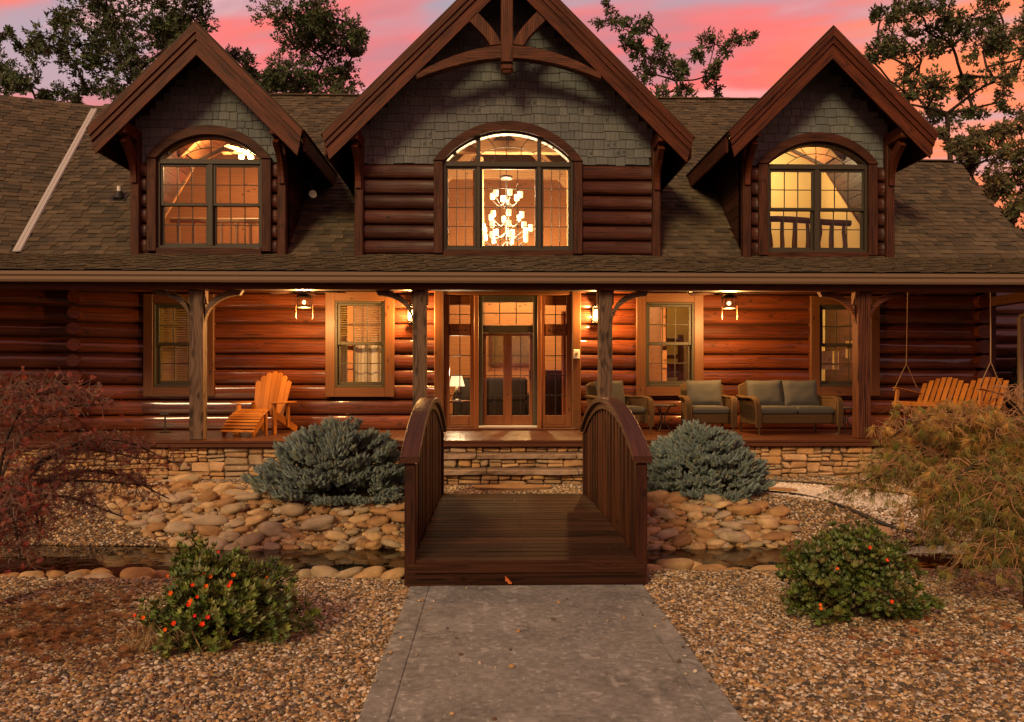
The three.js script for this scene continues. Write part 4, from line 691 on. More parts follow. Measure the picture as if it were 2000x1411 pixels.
{ // small cobbles between the larger rocks
  const l = []; for (let t = 0; t < 30000 && l.length < 1500; t++) { const x = R(-5.3, 3.5), z = R(0.9, 4.0), y = groundY(x, z), q = proj(x, y, z); if (z > stF(x) + 0.08 || (Math.abs(x - BCX) < 0.95) || !(inPoly(bankL, q[0], q[1]) || inPoly(bankR, q[0], q[1]))) continue; l.push([x, y, z]); }
  const im = new THREE.InstancedMesh(rockG[5], std([1, 1, 1], 0.75, { map: T.stone, bumpMap: T.stoneB, bumpScale: 0.003 }), l.length), m = new THREE.Matrix4(), e = new THREE.Euler(), q = new THREE.Quaternion();
  l.forEach(([x, y, z], i) => { const r = R(0.018, 0.048), c = pick(M.rocks).color, f = R(0.7, 1.1); e.set(R(-0.4, 0.4), R(0, 6.28), R(-0.4, 0.4)); m.compose(V3(x, y + r * 0.35, z), q.setFromEuler(e), V3(r * R(1, 1.4), r * R(0.5, 0.8), r)); im.setMatrixAt(i, m); im.setColorAt(i, C(c.r * f, c.g * f, c.b * f)); });
  im.name = 'small_cobbles'; im.castShadow = im.receiveShadow = true; scene.add(im); tag(im, 'small cobbles packed between the river rocks', 'cobbles', null, 'stuff');
}
for (const [px, py, w, h] of [[108, 1112, 34, 14], [158, 1114, 40, 18], [196, 1112, 34, 16], [268, 1120, 56, 26], [310, 1112, 40, 14], [596, 1134, 40, 26], [636, 1142, 46, 24], [680, 1145, 52, 18], [722, 1146, 60, 20], [768, 1150, 46, 18], [1270, 1106, 40, 20], [1318, 1100, 66, 26], [1352, 1098, 44, 18], [1390, 1108, 66, 22], [1444, 1110, 60, 14], [1496, 1116, 50, 24], [1540, 1112, 50, 22], [60, 1118, 44, 18], [14, 1120, 40, 16]]) {
  const p = atY(px, py, -0.10), s = F / (12 - p[2]); rock(p[0], Math.max(groundY(p[0], p[2]), WATER - 0.01) + h / s * 0.35, p[2], w / s * 0.56, h / s * 0.62, w / s * 0.42, px < 1000 ? 'edging the near shore by the orange flowered bush' : 'edging the near shore by the dense green bush', px < 1000 ? 'rocks along the near shore by the flowered bush' : 'rocks along the near shore by the green bush', Math.floor(rnd() * 3));
}
for (let x = -5.4; x < 5.6; x += R(0.2, 0.42)) { if (Math.abs(x - BCX) < 1.1) continue; const z = stN(x) + R(-0.06, 0.10), r = R(0.05, 0.12); rock(x, Math.max(groundY(x, z), WATER) + r * 0.22, z, r * R(1, 1.4), r * R(0.45, 0.7), r * R(0.7, 0.95), x < 0 ? 'edging the near shore by the orange flowered bush' : 'edging the near shore by the dense green bush', x < 0 ? 'rocks along the near shore by the flowered bush' : 'rocks along the near shore by the green bush'); }
for (const [px, py, w] of [[1700, 1035, 60], [1745, 1042, 50], [1780, 1052, 46], [1722, 1020, 38], [1812, 1060, 40], [352, 962, 50], [225, 968, 48]]) { const p = atY(px, py, 0.02), s = F / (12 - p[2]); rock(p[0], groundY(p[0], p[2]) + 0.02, p[2], w / s * 0.55, w / s * 0.26, w / s * 0.4, px > 1000 ? 'half buried between the green bush and the white gravel' : 'resting at the top of the bank below the window', px > 1000 ? 'rocks by the white gravel' : 'rocks at the bank top', 3); }

// ================================================================ GRAVEL
function pebbles(name, label, points, colours, sizeF, kind3) {
  const base = new THREE.IcosahedronGeometry(1, 1); base.deleteAttribute('uv'); const g = mergeVertices((base.deleteAttribute('normal'), base), 1e-4), p = g.attributes.position; for (let i = 0; i < p.count; i++) { const f = 1 + 0.35 * n3(p.getX(i) * 1.3 + 3, p.getY(i) * 1.3, p.getZ(i) * 1.3); p.setXYZ(i, p.getX(i) * f, p.getY(i) * f, p.getZ(i) * f); } g.computeVertexNormals();
  const im = new THREE.InstancedMesh(g, std([1, 1, 1], 0.75), points.length), m = new THREE.Matrix4(), q = new THREE.Quaternion(), e = new THREE.Euler();
  points.forEach(([x, y, z], i) => { const r = sizeF * R(0.62, 1.35) * (rnd() < 0.04 ? 1.5 : 1); e.set(R(-0.5, 0.5), R(0, 6.28), R(-0.5, 0.5)); q.setFromEuler(e); m.compose(V3(x, y + r * 0.25, z), q, V3(r * R(0.95, 1.35), r * R(0.5, 0.75), r * R(0.75, 1))); im.setMatrixAt(i, m); const c = pick(colours), f = R(0.75, 1.2); im.setColorAt(i, C(c[0] * f, c[1] * f, c[2] * f)); });
  im.name = name; im.castShadow = im.receiveShadow = true; tag(im, label, 'gravel', null, 'stuff'); scene.add(im); return im;
}
const gravelC = [[0.37, 0.24, 0.105], [0.29, 0.18, 0.08], [0.46, 0.32, 0.16], [0.19, 0.135, 0.075], [0.105, 0.085, 0.060], [0.058, 0.050, 0.040], [0.23, 0.20, 0.15], [0.58, 0.50, 0.36], [0.44, 0.40, 0.32], [0.28, 0.165, 0.07], [0.13, 0.09, 0.05], [0.08, 0.066, 0.05]];
const whitePoly = [[1475, 944], [1560, 950], [1680, 962], [1860, 985], [1900, 1005], [1800, 1004], [1640, 984], [1480, 963]];
srand(1100);
{
  const near = [], far = [], white = [];
  for (let k = 0; k < 330000; k++) { const x = R(-6.2, 6.6), z = R(4.4, 9.4); if (Math.abs(x) > 1.2 + (12 - z) * 0.72) continue; if (z < stN(x) - 0.05) continue; if (x > PX0 + 0.002 && x < PX1 - 0.002 && z > 5.72) continue; if (Math.abs(x - BCX) < 0.94 && z < 5.76) continue; near.push([x, groundY(x, z), z]); }
  for (let k = 0; k < 70; k++) { const e = Math.pow(rnd(), 3.2) * 0.9, x = rnd() < 0.5 ? PX0 + e : PX1 - e; near.push([x, 0.002, R(5.85, 9.4)]); }
  for (let k = 0; k < 130000; k++) { const x = R(-8, 8.6), z = R(0.26, 3.4); if (z > stF(x)) continue; if (z < 0.95 && x > -1.2 && x < 1.75) continue; if (Math.abs(x - BCX) < 0.95 && z > 1.97) continue; const y = groundY(x, z), q = proj(x, y, z); if (inPoly(whitePoly, q[0], q[1])) { white.push([x, y + 0.004, z]); continue; } if (rnd() < (inPoly(bankL, q[0], q[1]) || inPoly(bankR, q[0], q[1]) ? 0.5 : 0)) continue; far.push([x, y, z]); }
  for (let k = 0; k < 7000; k++) { const px = R(1470, 1900), py = R(940, 1008); if (!inPoly(whitePoly, px, py)) continue; const p = atY(px, py, 0.13), y = groundY(p[0], p[2]); if (p[2] < 3.2) white.push([p[0], y + 0.004, p[2]]); }
  pebbles('gravel', 'brown and grey pea gravel beside the concrete path', near, gravelC, 0.0107);
  pebbles('gravel', 'tan gravel between the stream and the house wall', far, gravelC, 0.0118);
  pebbles('white_gravel', 'white gravel strip between black edging lines', white, [[0.56, 0.50, 0.42], [0.48, 0.42, 0.34], [0.62, 0.57, 0.50]], 0.014);
}
{ // landscape edging round the white strip, and stepping stones
  const run = (pts) => { const q = pts.map(([px, py]) => { const p = atY(px, py, 0.14); return [p[0], groundY(p[0], p[2]) + 0.02, p[2]]; }); return tube(q, 0.022, 0.022, 6, 40); };
  tag(obj('landscape_edging', run([[1465, 944], [1560, 949], [1690, 962], [1830, 980]]), M.darkMetal), 'black edging strip between white gravel and the stone wall', 'edging');
  tag(obj('landscape_edging', run([[1478, 965], [1560, 975], [1640, 986], [1740, 996], [1850, 1004]]), M.darkMetal), 'black edging strip between white gravel and the rock bank', 'edging');
  const flat = (px, py, w, d, label, mat, name) => { const p = atY(px, py, 0.16), y = groundY(p[0], p[2]), pts = []; for (let i = 0; i < 12; i++) { const a = i / 12 * 6.283; pts.push([Math.cos(a) * w / 2 * R(0.85, 1.1), Math.sin(a) * d / 2 * R(0.85, 1.1)]); } const g = extr(pts, 0.035, 0.008); g.rotateX(-Math.PI / 2); const m = obj(name, uvm(g, 'x'), mat); m.position.set(p[0], y - 0.004, p[2]); tag(m, label, 'stone'); };
  flat(1524, 962, 0.42, 0.34, 'flat brown stepping stone set in the white gravel', M.rocks[4], 'stepping_stone');
  flat(1000, 956, 1.15, 0.42, 'flat brown landing stone between the steps and the footbridge', M.rocks[4], 'landing_stone');
}

// ================================================================ LAMPS
srand(1200);
const lampGlass = phy([1, 0.86, 0.6], 0.15, { transmission: 1, thickness: 0, ior: 1.45 });
function porchFan(px, py, label, turn) {
  const p = atZ(px, py, -1.1), g = thing('ceiling_fan', label, 'ceiling fan', p, turn, 'ceiling fans over the porch');
  const top = PY0 - 0.15 + (PZ0 + 1.1) * 0.2406 - p[1];
  obj('downrod', rod([0, 0.2, 0], [0, top, 0], 0.014), M.darkMetal, g);
  obj('motor', place(lathe([[0, 0.20], [0.06, 0.20], [0.12, 0.17], [0.13, 0.12], [0.10, 0.095], [0, 0.09]], 20), 0, 0.05, 0), M.darkMetal, g);
  for (let i = 0; i < 5; i++) { const a = i / 5 * Math.PI * 2, b = place(cbox(0.50, 0.010, 0.135, 0.004, 'x'), 0.42, 0.165, 0, 0.2); b.rotateY(a); const arm = bar([0.1, 0.165, 0], [0.24, 0.165, 0], 0.03, 0.012); arm.rotateY(a); const m = obj('blade', b, M.soffit, g); obj('blade_arm', arm, M.darkMetal, m); }
  obj('lantern_cap', [lathe([[0, 0.135], [0.05, 0.13], [0.135, 0.085], [0.14, 0.074], [0.05, 0.09]], 20)], M.darkMetal, g);
  obj('lantern_base', [lathe([[0, -0.105], [0.10, -0.105], [0.108, -0.092], [0.10, -0.082], [0.09, -0.09]], 20), ...[0, 1, 2, 3, 4, 5].map(i => { const a = i / 6 * 6.283 + 0.3; return rod([Math.cos(a) * 0.10, 0.085, Math.sin(a) * 0.10], [Math.cos(a) * 0.118, -0.09, Math.sin(a) * 0.118], 0.006, 5); })], M.darkMetal, g);
  obj('bulb', place(new THREE.SphereGeometry(0.034, 14, 10), 0, -0.015, 0), M.bulb, g);
  for (const x of [-0.13, 0.135]) obj('pull_chain', [rod([x, 0.07, 0.02], [x, -0.27, 0.02], 0.004, 5), place(new THREE.SphereGeometry(0.010, 8, 6), x, -0.28, 0.02)], M.trim, g);
  lampLight(g, 0, -0.24, 0.02, 25, [1, 0.50, 0.15], 2);
}
porchFan(594, 589, 'lit porch ceiling fan with lantern above the lounge chair', 0.25);
porchFan(1424, 591, 'lit porch ceiling fan with lantern above the wicker armchair', 0.1);
function sconce(px, label) {
  const p = atZ(px, 616, WALL + 0.09), g = thing('wall_lantern', label, 'wall lantern', p);
  obj('back_plate', [bx(-0.05, 0.05, -0.14, 0.16, 0, 0.02, 0.006), bar([0, 0.14, 0.01], [0, 0.17, 0.12], 0.02, 0.02)], M.darkMetal, g);
  obj('cage', [place(lathe([[0.02, 0.2], [0.075, 0.145], [0.075, 0.135], [0, 0.135]], 6), 0, 0, 0.12), place(lathe([[0, -0.135], [0.05, -0.13], [0.07, -0.11], [0, -0.11]], 6), 0, 0, 0.12), ...[0, 1, 2, 3].map(i => { const a = i * Math.PI / 2 + 0.78; return rod([Math.cos(a) * 0.07, 0.14, 0.12 + Math.sin(a) * 0.07], [Math.cos(a) * 0.062, -0.11, 0.12 + Math.sin(a) * 0.062], 0.006, 5); })], M.darkMetal, g);
  obj('bulb', place(lathe([[0, -0.07], [0.028, -0.06], [0.034, 0.0], [0.028, 0.07], [0, 0.085]], 12), 0, 0.01, 0.12), M.bulb, g);
  lampLight(g, 0, -0.02, 0.23, 20, [1, 0.48, 0.14], 2);
}
sconce(804, 'lit wall lantern behind the post between door and blind window'); sconce(1162, 'lit wall lantern beside the door box and bunk bed window');
{ const p = atZ(1126, 692, WALL + 0.2), g = thing('doorbell_box', 'small pale doorbell box on the trim beside the front door', 'doorbell', p); obj('housing', bx(-0.055, 0.055, -0.08, 0.08, 0, 0.03, 0.006), M.pvc, g); obj('button', place(cbox(0.04, 0.06, 0.008, 0.003), 0, 0, 0.034), M.gutter, g); }
{ const p = atZ(613, 377, -2.9), g = thing('flood_light', 'small grey flood light under the dormer eave', 'flood light', p); obj('head', place(lathe([[0, 0], [0.03, 0], [0.05, 0.06], [0.075, 0.11], [0.07, 0.115], [0, 0.10]], 14), 0, 0.02, 0, 2.2), M.flash, g); obj('bracket', rod([0, 0.02, 0], [-0.1, 0.22, -0.05], 0.012), M.darkMetal, g); }

// ================================================================ PORCH FURNITURE
{ // slatted reclining lounge chair with footrest
  const p = atZ(515, 848, -1.35), g = thing('lounge_chair', 'honey coloured slatted wooden lounge chair with a footrest', 'chair', [p[0], FLOOR, -1.35], -0.2);
  for (let i = 0; i < 7; i++) { const t = (i - 3), h = 0.80 - 0.018 * t * t, pts = []; const w0 = 0.034, w1 = 0.043; pts.push([-w0, 0], [w0, 0], [w1, h - 0.03], [w1 * 0.6, h - 0.004 * Math.abs(t)], [0, h + 0.004], [-w1 * 0.6, h - 0.004 * Math.abs(t)], [-w1, h - 0.03]); const e = uvm(extr(pts, 0.018, 0.003), 'y', R(0, 3)); e.rotateZ(-t * 0.028); e.rotateX(-0.33); e.translate(t * 0.076, 0.27, -0.16); obj('back_slat', e, M.honey[i % 3], g); }
  obj('back_rail', [bx(-0.29, 0.29, 0.34, 0.40, -0.25, -0.225), bx(-0.29, 0.29, 0.68, 0.73, -0.37, -0.345)], M.honey[1], g);
  for (let i = 0; i < 6; i++) obj('seat_slat', place(cbox(0.56, 0.02, 0.075, 0.004, 'x'), 0, 0.285 + i * 0.018, -0.13 + i * 0.083, -0.2), M.honey[i % 3], g);
  for (const s of [-1, 1]) {
    obj('side_rail', bar([s * 0.29, 0.38, 0.34], [s * 0.29, 0.03, -0.62], 0.026, 0.12, 0.005), M.honey[1], g);
    obj('leg', bx(s * 0.315 - 0.018, s * 0.315 + 0.018, 0, 0.50, 0.20, 0.30, 0.005), M.honey[0], g); obj('leg', bx(s * 0.315 - 0.018, s * 0.315 + 0.018, 0.1, 0.50, -0.28, -0.20, 0.005), M.honey[0], g);
    const ap = [[-0.055, -0.36], [0.055, -0.36], [0.075, 0.25], [0.05, 0.36], [-0.05, 0.36], [-0.075, 0.25]], e = extr(ap, 0.016, 0.004); e.rotateX(Math.PI / 2); e.translate(s * 0.345, 0.525, -0.02); obj('arm', uvm(e, 'z'), M.honey[1], g);
    obj('footrest_rail', bar([s * 0.25, 0.36, 0.38], [s * 0.25, 0.03, 0.86], 0.026, 0.10, 0.005), M.honey[1], g);
    obj('leg', bx(s * 0.27 - 0.015, s * 0.27 + 0.015, 0, 0.34, 0.42, 0.49, 0.005), M.honey[1], g);
  }
  for (let i = 0; i < 9; i++) { const t = i / 8, bow = Math.sin(t * Math.PI) * 0.035; obj('footrest_slat', place(cbox(0.56, 0.018, 0.055, 0.004, 'x'), 0, lerp(0.40, 0.09, t) + bow, lerp(0.36, 0.86, t) + bow, 0.55), M.honey[i % 3], g); }
}
function pillow(w, h, d) { const g = new THREE.BoxGeometry(w, h, d, 12, 10, 4), p = g.attributes.position, s = R(0, 40); for (let i = 0; i < p.count; i++) { const u = p.getX(i) / w * 2, v = p.getY(i) / h * 2, q = p.getZ(i), f = Math.pow(Math.max(0, 1 - u ** 4), 0.5) * Math.pow(Math.max(0, 1 - v ** 4), 0.5); p.setZ(i, q * (0.35 + 0.75 * f) + 0.012 * n3(u * 2 + s, v * 2, 1)); p.setX(i, p.getX(i) * (1 - 0.04 * (1 - v * v) * u * u)); p.setY(i, p.getY(i) * (1 - 0.05 * (1 - u * u) * v * v)); } const q = mergeVertices(g, 1e-5); q.computeVertexNormals(); return q; }
function cushion(w, h, d) { const g = new THREE.BoxGeometry(w, h, d, 10, 4, 8), p = g.attributes.position; for (let i = 0; i < p.count; i++) { const u = p.getX(i) / w * 2, v = p.getY(i) / h * 2, q = p.getZ(i) / d * 2, r = (1 - 0.06 * v * v); p.setXYZ(i, p.getX(i) * r, p.getY(i) * (0.82 + 0.25 * (1 - u ** 4) * (1 - q ** 4)), p.getZ(i) * r); } g.deleteAttribute('normal'); const m = mergeVertices(g, 1e-5); m.computeVertexNormals(); return m; }
function wickerSeat(name, label, category, pos, turn, w, n) { // w between the arms, n cushions
  const g = thing(name, label, category, pos, turn), a = w / 2;
  obj('apron', uvm(bx(-a, a, 0.17, 0.33, -0.32, 0.33, 0.02, 'x')), M.wicker, g);
  { const pts = [[-a - 0.05, 0.3], [a + 0.05, 0.3], [a + 0.06, 0.80], [a * 0.92, 0.845], [0, 0.86], [-a * 0.92, 0.845], [-a - 0.06, 0.80]], e = extr(pts, 0.035, 0.012); e.rotateX(-0.16); e.translate(0, 0.0, -0.30); obj('backrest', uvm(e, 'x'), M.wicker, g); }
  for (const s of [-1, 1]) {
    const arm = (o) => tube([[s * (a + 0.06 + o), 0.12, 0.40], [s * (a + 0.065 + o), 0.40, 0.41], [s * (a + 0.08 + o), 0.56, 0.36], [s * (a + 0.085 + o), 0.60, 0.22], [s * (a + 0.08 + o), 0.60, -0.1], [s * (a + 0.06 + o), 0.62, -0.38]], 0.022, 0.022, 8, 24);
    obj('arm', [arm(0), arm(0.034), arm(-0.026)], M.wicker, g);
    obj('arm_panel', uvm(bx(s * (a + 0.05) - 0.014, s * (a + 0.05) + 0.014, 0.16, 0.58, -0.36, 0.34, 0.008), 'z'), M.wicker, g);
    obj('leg', rod([s * (a + 0.05), 0.0, 0.40], [s * (a + 0.06), 0.14, 0.40], 0.018), M.wicker, g); obj('leg', rod([s * (a + 0.04), 0.0, -0.36], [s * (a + 0.05), 0.2, -0.34], 0.018), M.wicker, g);
  }
  for (let i = 0; i < n; i++) { const cw = w / n, x = -a + cw * (i + 0.5); obj('seat_cushion', place(cushion(cw - 0.012, 0.13, 0.64), x, 0.395, 0.04), M.cushion, g); obj('back_cushion', place(pillow(cw - 0.01, 0.46, 0.16), x, 0.66, -0.20, -0.22, R(-0.05, 0.05), R(-0.02, 0.02)), M.cushion, g); }
  return g;
}
srand(1300);
{ const p = (px, z) => atZ(px, 848, z)[0];
  wickerSeat('wicker_loveseat', 'brown wicker loveseat with four grey cushions', 'loveseat', [p(1539, -1.2), FLOOR, -1.2], 0.10, 1.26, 2);
  wickerSeat('wicker_armchair', 'brown wicker armchair with grey cushions next to the loveseat', 'armchair', [p(1380, -1.35), FLOOR, -1.35], -0.06, 0.60, 1);
  wickerSeat('wicker_armchair', 'brown wicker armchair with grey cushions behind the bridge rail by the door', 'armchair', [p(1208, -1.3), FLOOR, -1.3], 0.55, 0.60, 1);
  const table = (px, z, h, label) => { const g = thing('side_table', label, 'table', [p(px, z), FLOOR, z]); obj('table_top', place(lathe([[0, 0], [0.24, 0], [0.25, 0.012], [0.24, 0.024], [0, 0.024]], 22), 0, h, 0), M.darkMetal, g); for (let i = 0; i < 3; i++) { const a = i * 2.094; obj('leg', tube([[Math.cos(a) * 0.16, 0, Math.sin(a) * 0.16], [Math.cos(a) * 0.03, h * 0.5, Math.sin(a) * 0.03], [Math.cos(a) * 0.14, h, Math.sin(a) * 0.14]], 0.011, 0.011, 6, 10), M.darkMetal, g); } };
  table(1294, -1.7, 0.44, 'thin dark metal side table between the two wicker armchairs'); table(1652, -1.5, 0.40, 'thin dark metal side table between the loveseat and the red brown post');
}
{ // swing on chains, facing along the porch
  const p = atZ(1838, 790, -1.15), W2 = 0.78, g = thing('porch_swing', 'honey coloured wooden porch swing with a double arched slatted back', 'swing', [p[0] + 0.08, FLOOR, -1.15], -1.18), y = 0.46, tip = -0.16;
  const add = (n, geo, m) => { geo = merge(Array.isArray(geo) ? geo : [geo]); geo.rotateX(tip); geo.translate(0, y, 0); return obj(n, geo, m, g); };
  for (let i = 0; i < 7; i++) add('seat_slat', place(cbox(W2 * 2, 0.02, 0.065, 0.004, 'x'), 0, 0, 0.30 - i * 0.083), M.honey[i % 3]);
  add('seat_rail', [bx(-W2, W2, -0.07, -0.01, 0.285, 0.335), bx(-W2, W2, -0.07, -0.01, -0.27, -0.24)], M.honey[1]);
  for (let i = 0; i < 14; i++) { const t = (i % 7) / 6, h = 0.40 + 0.15 * Math.sin((0.12 + t * 0.72) * Math.PI) + 0.04 * t, x = -W2 + 0.045 + i * (W2 * 2 - 0.09) / 13; const e = place(cbox(0.084, h, 0.018, 0.004, 'y'), 0, h / 2, 0); e.rotateX(-0.28); e.translate(x, 0.0, -0.25); add('back_slat', e, M.honey[(i * 2) % 3]); }
  add('back_rail', [place(bx(-W2, W2, 0.10, 0.15, -0.03, -0.012), 0, 0, -0.29, -0.28), place(bx(-W2, W2, 0.33, 0.38, -0.03, -0.012), 0, 0, -0.29, -0.28)], M.honey[1]);
  for (const s of [-1, 1]) { add('arm', bx(s * W2 - 0.045, s * W2 + 0.045, 0.24, 0.262, -0.38, 0.32, 0.008, 'z'), M.honey[0]); add('arm_post', bx(s * W2 - 0.02, s * W2 + 0.02, -0.05, 0.24, 0.2, 0.27), M.honey[0]); }
  const cm = wood([0.35, 0.22, 0.13], 0.7);
  for (const s of [-1, 1]) { const k = [s * W2, 1.18, -0.02], top = [s * W2 * 0.98, 2.72, -0.04]; obj('chain', [rod([s * W2, y + 0.24, 0.30], k, 0.007, 5), rod([s * W2, y + 0.30, -0.28], k, 0.007, 5), rod(k, top, 0.009, 5)], cm, g); }
}
{ // small stand on the porch, by the wall
  const p = atZ(322, 850, -1.6), g = thing('hose_stand', 'small dark iron stand by the wall under the amber window', 'stand', [p[0], FLOOR, -1.6]);
  obj('pole', rod([0, 0, 0], [0, 0.30, 0], 0.014), M.darkMetal, g); obj('plate', [place(cbox(0.14, 0.05, 0.10, 0.01), 0, 0.32, 0)], M.darkMetal, g); obj('base', place(lathe([[0, 0.015], [0.09, 0.012], [0.10, 0], [0, 0]], 16), 0, 0, 0), M.darkMetal, g);
}

// ================================================================ BEHIND THE WINDOWS
srand(1400);
{ // chandelier in two tiers
  const zc = -4.3, c = atZ(989, 440, zc), g = thing('chandelier', 'two tier iron chandelier with many glowing candle shades', 'chandelier', [c[0], c[1], zc]);
  const s = F / (12 - zc), yv = (py) => (440 - py) / s;
  obj('stem', rod([0, yv(470), 0], [0, yv(352), 0], 0.02, 8), M.darkMetal, g); obj('canopy', place(lathe([[0.0, 0], [0.13, 0], [0.13, 0.05], [0, 0.06]], 16), 0, yv(350), 0), M.darkMetal, g);
  obj('hanger', rod([0, yv(350), 0], [0, 7.55 - c[1], 0], 0.008), M.darkMetal, g);
  const shadeG = lathe([[0.035, 0], [0.047, 0.01], [0.05, 0.12], [0.046, 0.12], [0.04, 0.015]], 12);
  const tier = (n, r, y, a0) => { for (let i = 0; i < n; i++) { const a = a0 + i / n * 6.2832, x = Math.cos(a) * r, z = Math.sin(a) * r; obj('arm', tube([[0, y - 0.02, 0], [x * 0.45, y - 0.16, z * 0.45], [x, y - 0.03, z]], 0.012, 0.01, 5, 8), M.darkMetal, g); const q = obj('candle_shade', shadeG, M.shade, g); q.position.set(x, y, z); } };
  tier(6, 0.30, yv(388), 0.3); tier(9, 0.50, yv(452), 0.1); tier(6, 0.34, yv(428), 0.4); tier(7, 0.44, yv(470), 0.5);
  lampLight(g, 0, yv(380), 0.0, 26, [1, 0.64, 0.34], 12); lampLight(g, 0, yv(448) - 0.02, 0.16, 34, [1, 0.64, 0.34], 12);
}
function roomLamp(x, y, z, cd, label, col = [1, 0.62, 0.22]) { const g = thing('ceiling_lamp', label, 'lamp', [x, y, z]); obj('canopy', place(lathe([[0, 0.1], [0.08, 0.1], [0.09, 0.07], [0, 0.07]], 14), 0, 0, 0), M.darkMetal, g); obj('lamp_bowl', lathe([[0, -0.05], [0.07, -0.035], [0.12, 0.02], [0.13, 0.07], [0.12, 0.07]], 16), M.shade, g); lampLight(g, 0, -0.09, 0, cd, col, 4); }
roomLamp(0.9, 4.4, -7.6, 30, 'added unseen warm lamp brightening the entrance hall');  // added lamp without a known source, brightens the hall behind the door glass
roomLamp(-4.2, 3.39, -4.6, 15, 'warm ceiling lamp inside the room with blinds'); roomLamp(4.0, 3.39, -5.2, 1.6, 'warm ceiling lamp inside the bunk bed room'); roomLamp(6.6, 3.39, -4.6, 16, 'warm ceiling lamp inside the room with notices', [1, 0.72, 0.36]);
roomLamp(6.0, 6.55, -4.9, 15, 'warm lamp inside the upper room with a log railing', [1, 0.74, 0.38]);
{ // fan with lights in the left upper room
  const z = -4.4, p = atZ(482, 300, z), g = thing('ceiling_fan', 'indoor ceiling fan with two lit globes behind the dormer window', 'ceiling fan', p);
  obj('downrod', rod([0, 0, 0], [0, 7.4 - p[1] - 0.35, 0], 0.012), M.darkMetal, g); obj('motor', lathe([[0, -0.04], [0.09, -0.03], [0.11, 0.03], [0.06, 0.09], [0, 0.1]], 16), M.darkMetal, g);
  for (let i = 0; i < 5; i++) { const b = place(cbox(0.46, 0.01, 0.12, 0.003, 'x'), 0.32, 0.03, 0, 0.2); b.rotateY(i / 5 * 6.283 + 0.4); obj('blade', b, M.inBeam, g); }
  for (const x of [-0.1, 0.1]) obj('globe', place(new THREE.SphereGeometry(0.06, 12, 10), x, -0.09, 0.05), M.bulb, g);
  lampLight(g, 0, -0.1, 0.16, 36, [1, 0.58, 0.24], 6);
}
{ // log railing seen through the right dormer
  const z = -3.35, g = thing('log_railing', 'rustic log railing inside the dormer window', 'railing', [5.9, 3.68, z]);
  obj('top_rail', tube([[-1.1, 1.02, 0], [-0.5, 1.08, 0], [0.1, 1.06, 0], [0.6, 1.02, 0], [1.1, 1.0, 0]], 0.065, 0.06, 8, 12), M.gableTrim, g); obj('bottom_rail', rod([-1.1, 0.38, 0], [1.1, 0.38, 0], 0.045, 8), M.gableTrim, g);
  for (let i = 0; i < 9; i++) { const x = -0.98 + i * 0.245; obj('baluster', tube([[x, 0.36, 0], [x + R(-0.03, 0.03), 0.6, 0], [x + R(-0.02, 0.02), 0.82, 0], [x, 1.04, 0]], R(0.04, 0.055), 0.032, 7, 6), M.gableTrim, g); }
}
{ const z = -3.3, g = thing('log_railing', 'pale log railing inside the dormer room with the fan', 'railing', [-5.0, 3.68, z]); obj('top_rail', rod([-1.1, 0.98, 0], [1.1, 0.98, 0], 0.05, 8), M.inBeam, g); for (let i = 0; i < 8; i++) obj('baluster', rod([-0.95 + i * 0.27, 0, 0], [-0.95 + i * 0.27 + R(-0.02, 0.02), 0.98, 0], 0.03, 7), M.inBeam, g); }
{ // bunk bed of peeled logs
  const g = thing('bunk_bed', 'bunk bed of peeled logs inside the window by the armchairs', 'bed', [3.35, FLOOR, -3.9]);
  for (const [x, h] of [[-0.5, 1.75], [0.45, 1.8]]) for (const z of [0, -1.6]) obj('post', rod([x, 0, z], [x, h, z], 0.06, 9), M.inBeam, g);
  obj('rail', [rod([-0.5, 1.66, 0], [0.45, 1.70, 0], 0.05, 8), rod([-0.5, 1.35, 0], [0.45, 1.37, 0], 0.045, 8), rod([-0.5, 1.0, 0], [0.45, 1.0, 0], 0.05, 8), rod([-0.5, 0.5, 0], [0.45, 0.5, 0], 0.05, 8)], M.inBeam, g);
  obj('mattress', [place(cushion(0.9, 0.18, 1.6), 0, 1.15, -0.8), place(cushion(0.9, 0.18, 1.6), 0, 0.6, -0.8)], std([0.45, 0.16, 0.10], 0.9, { map: T.cloth }), g);
}
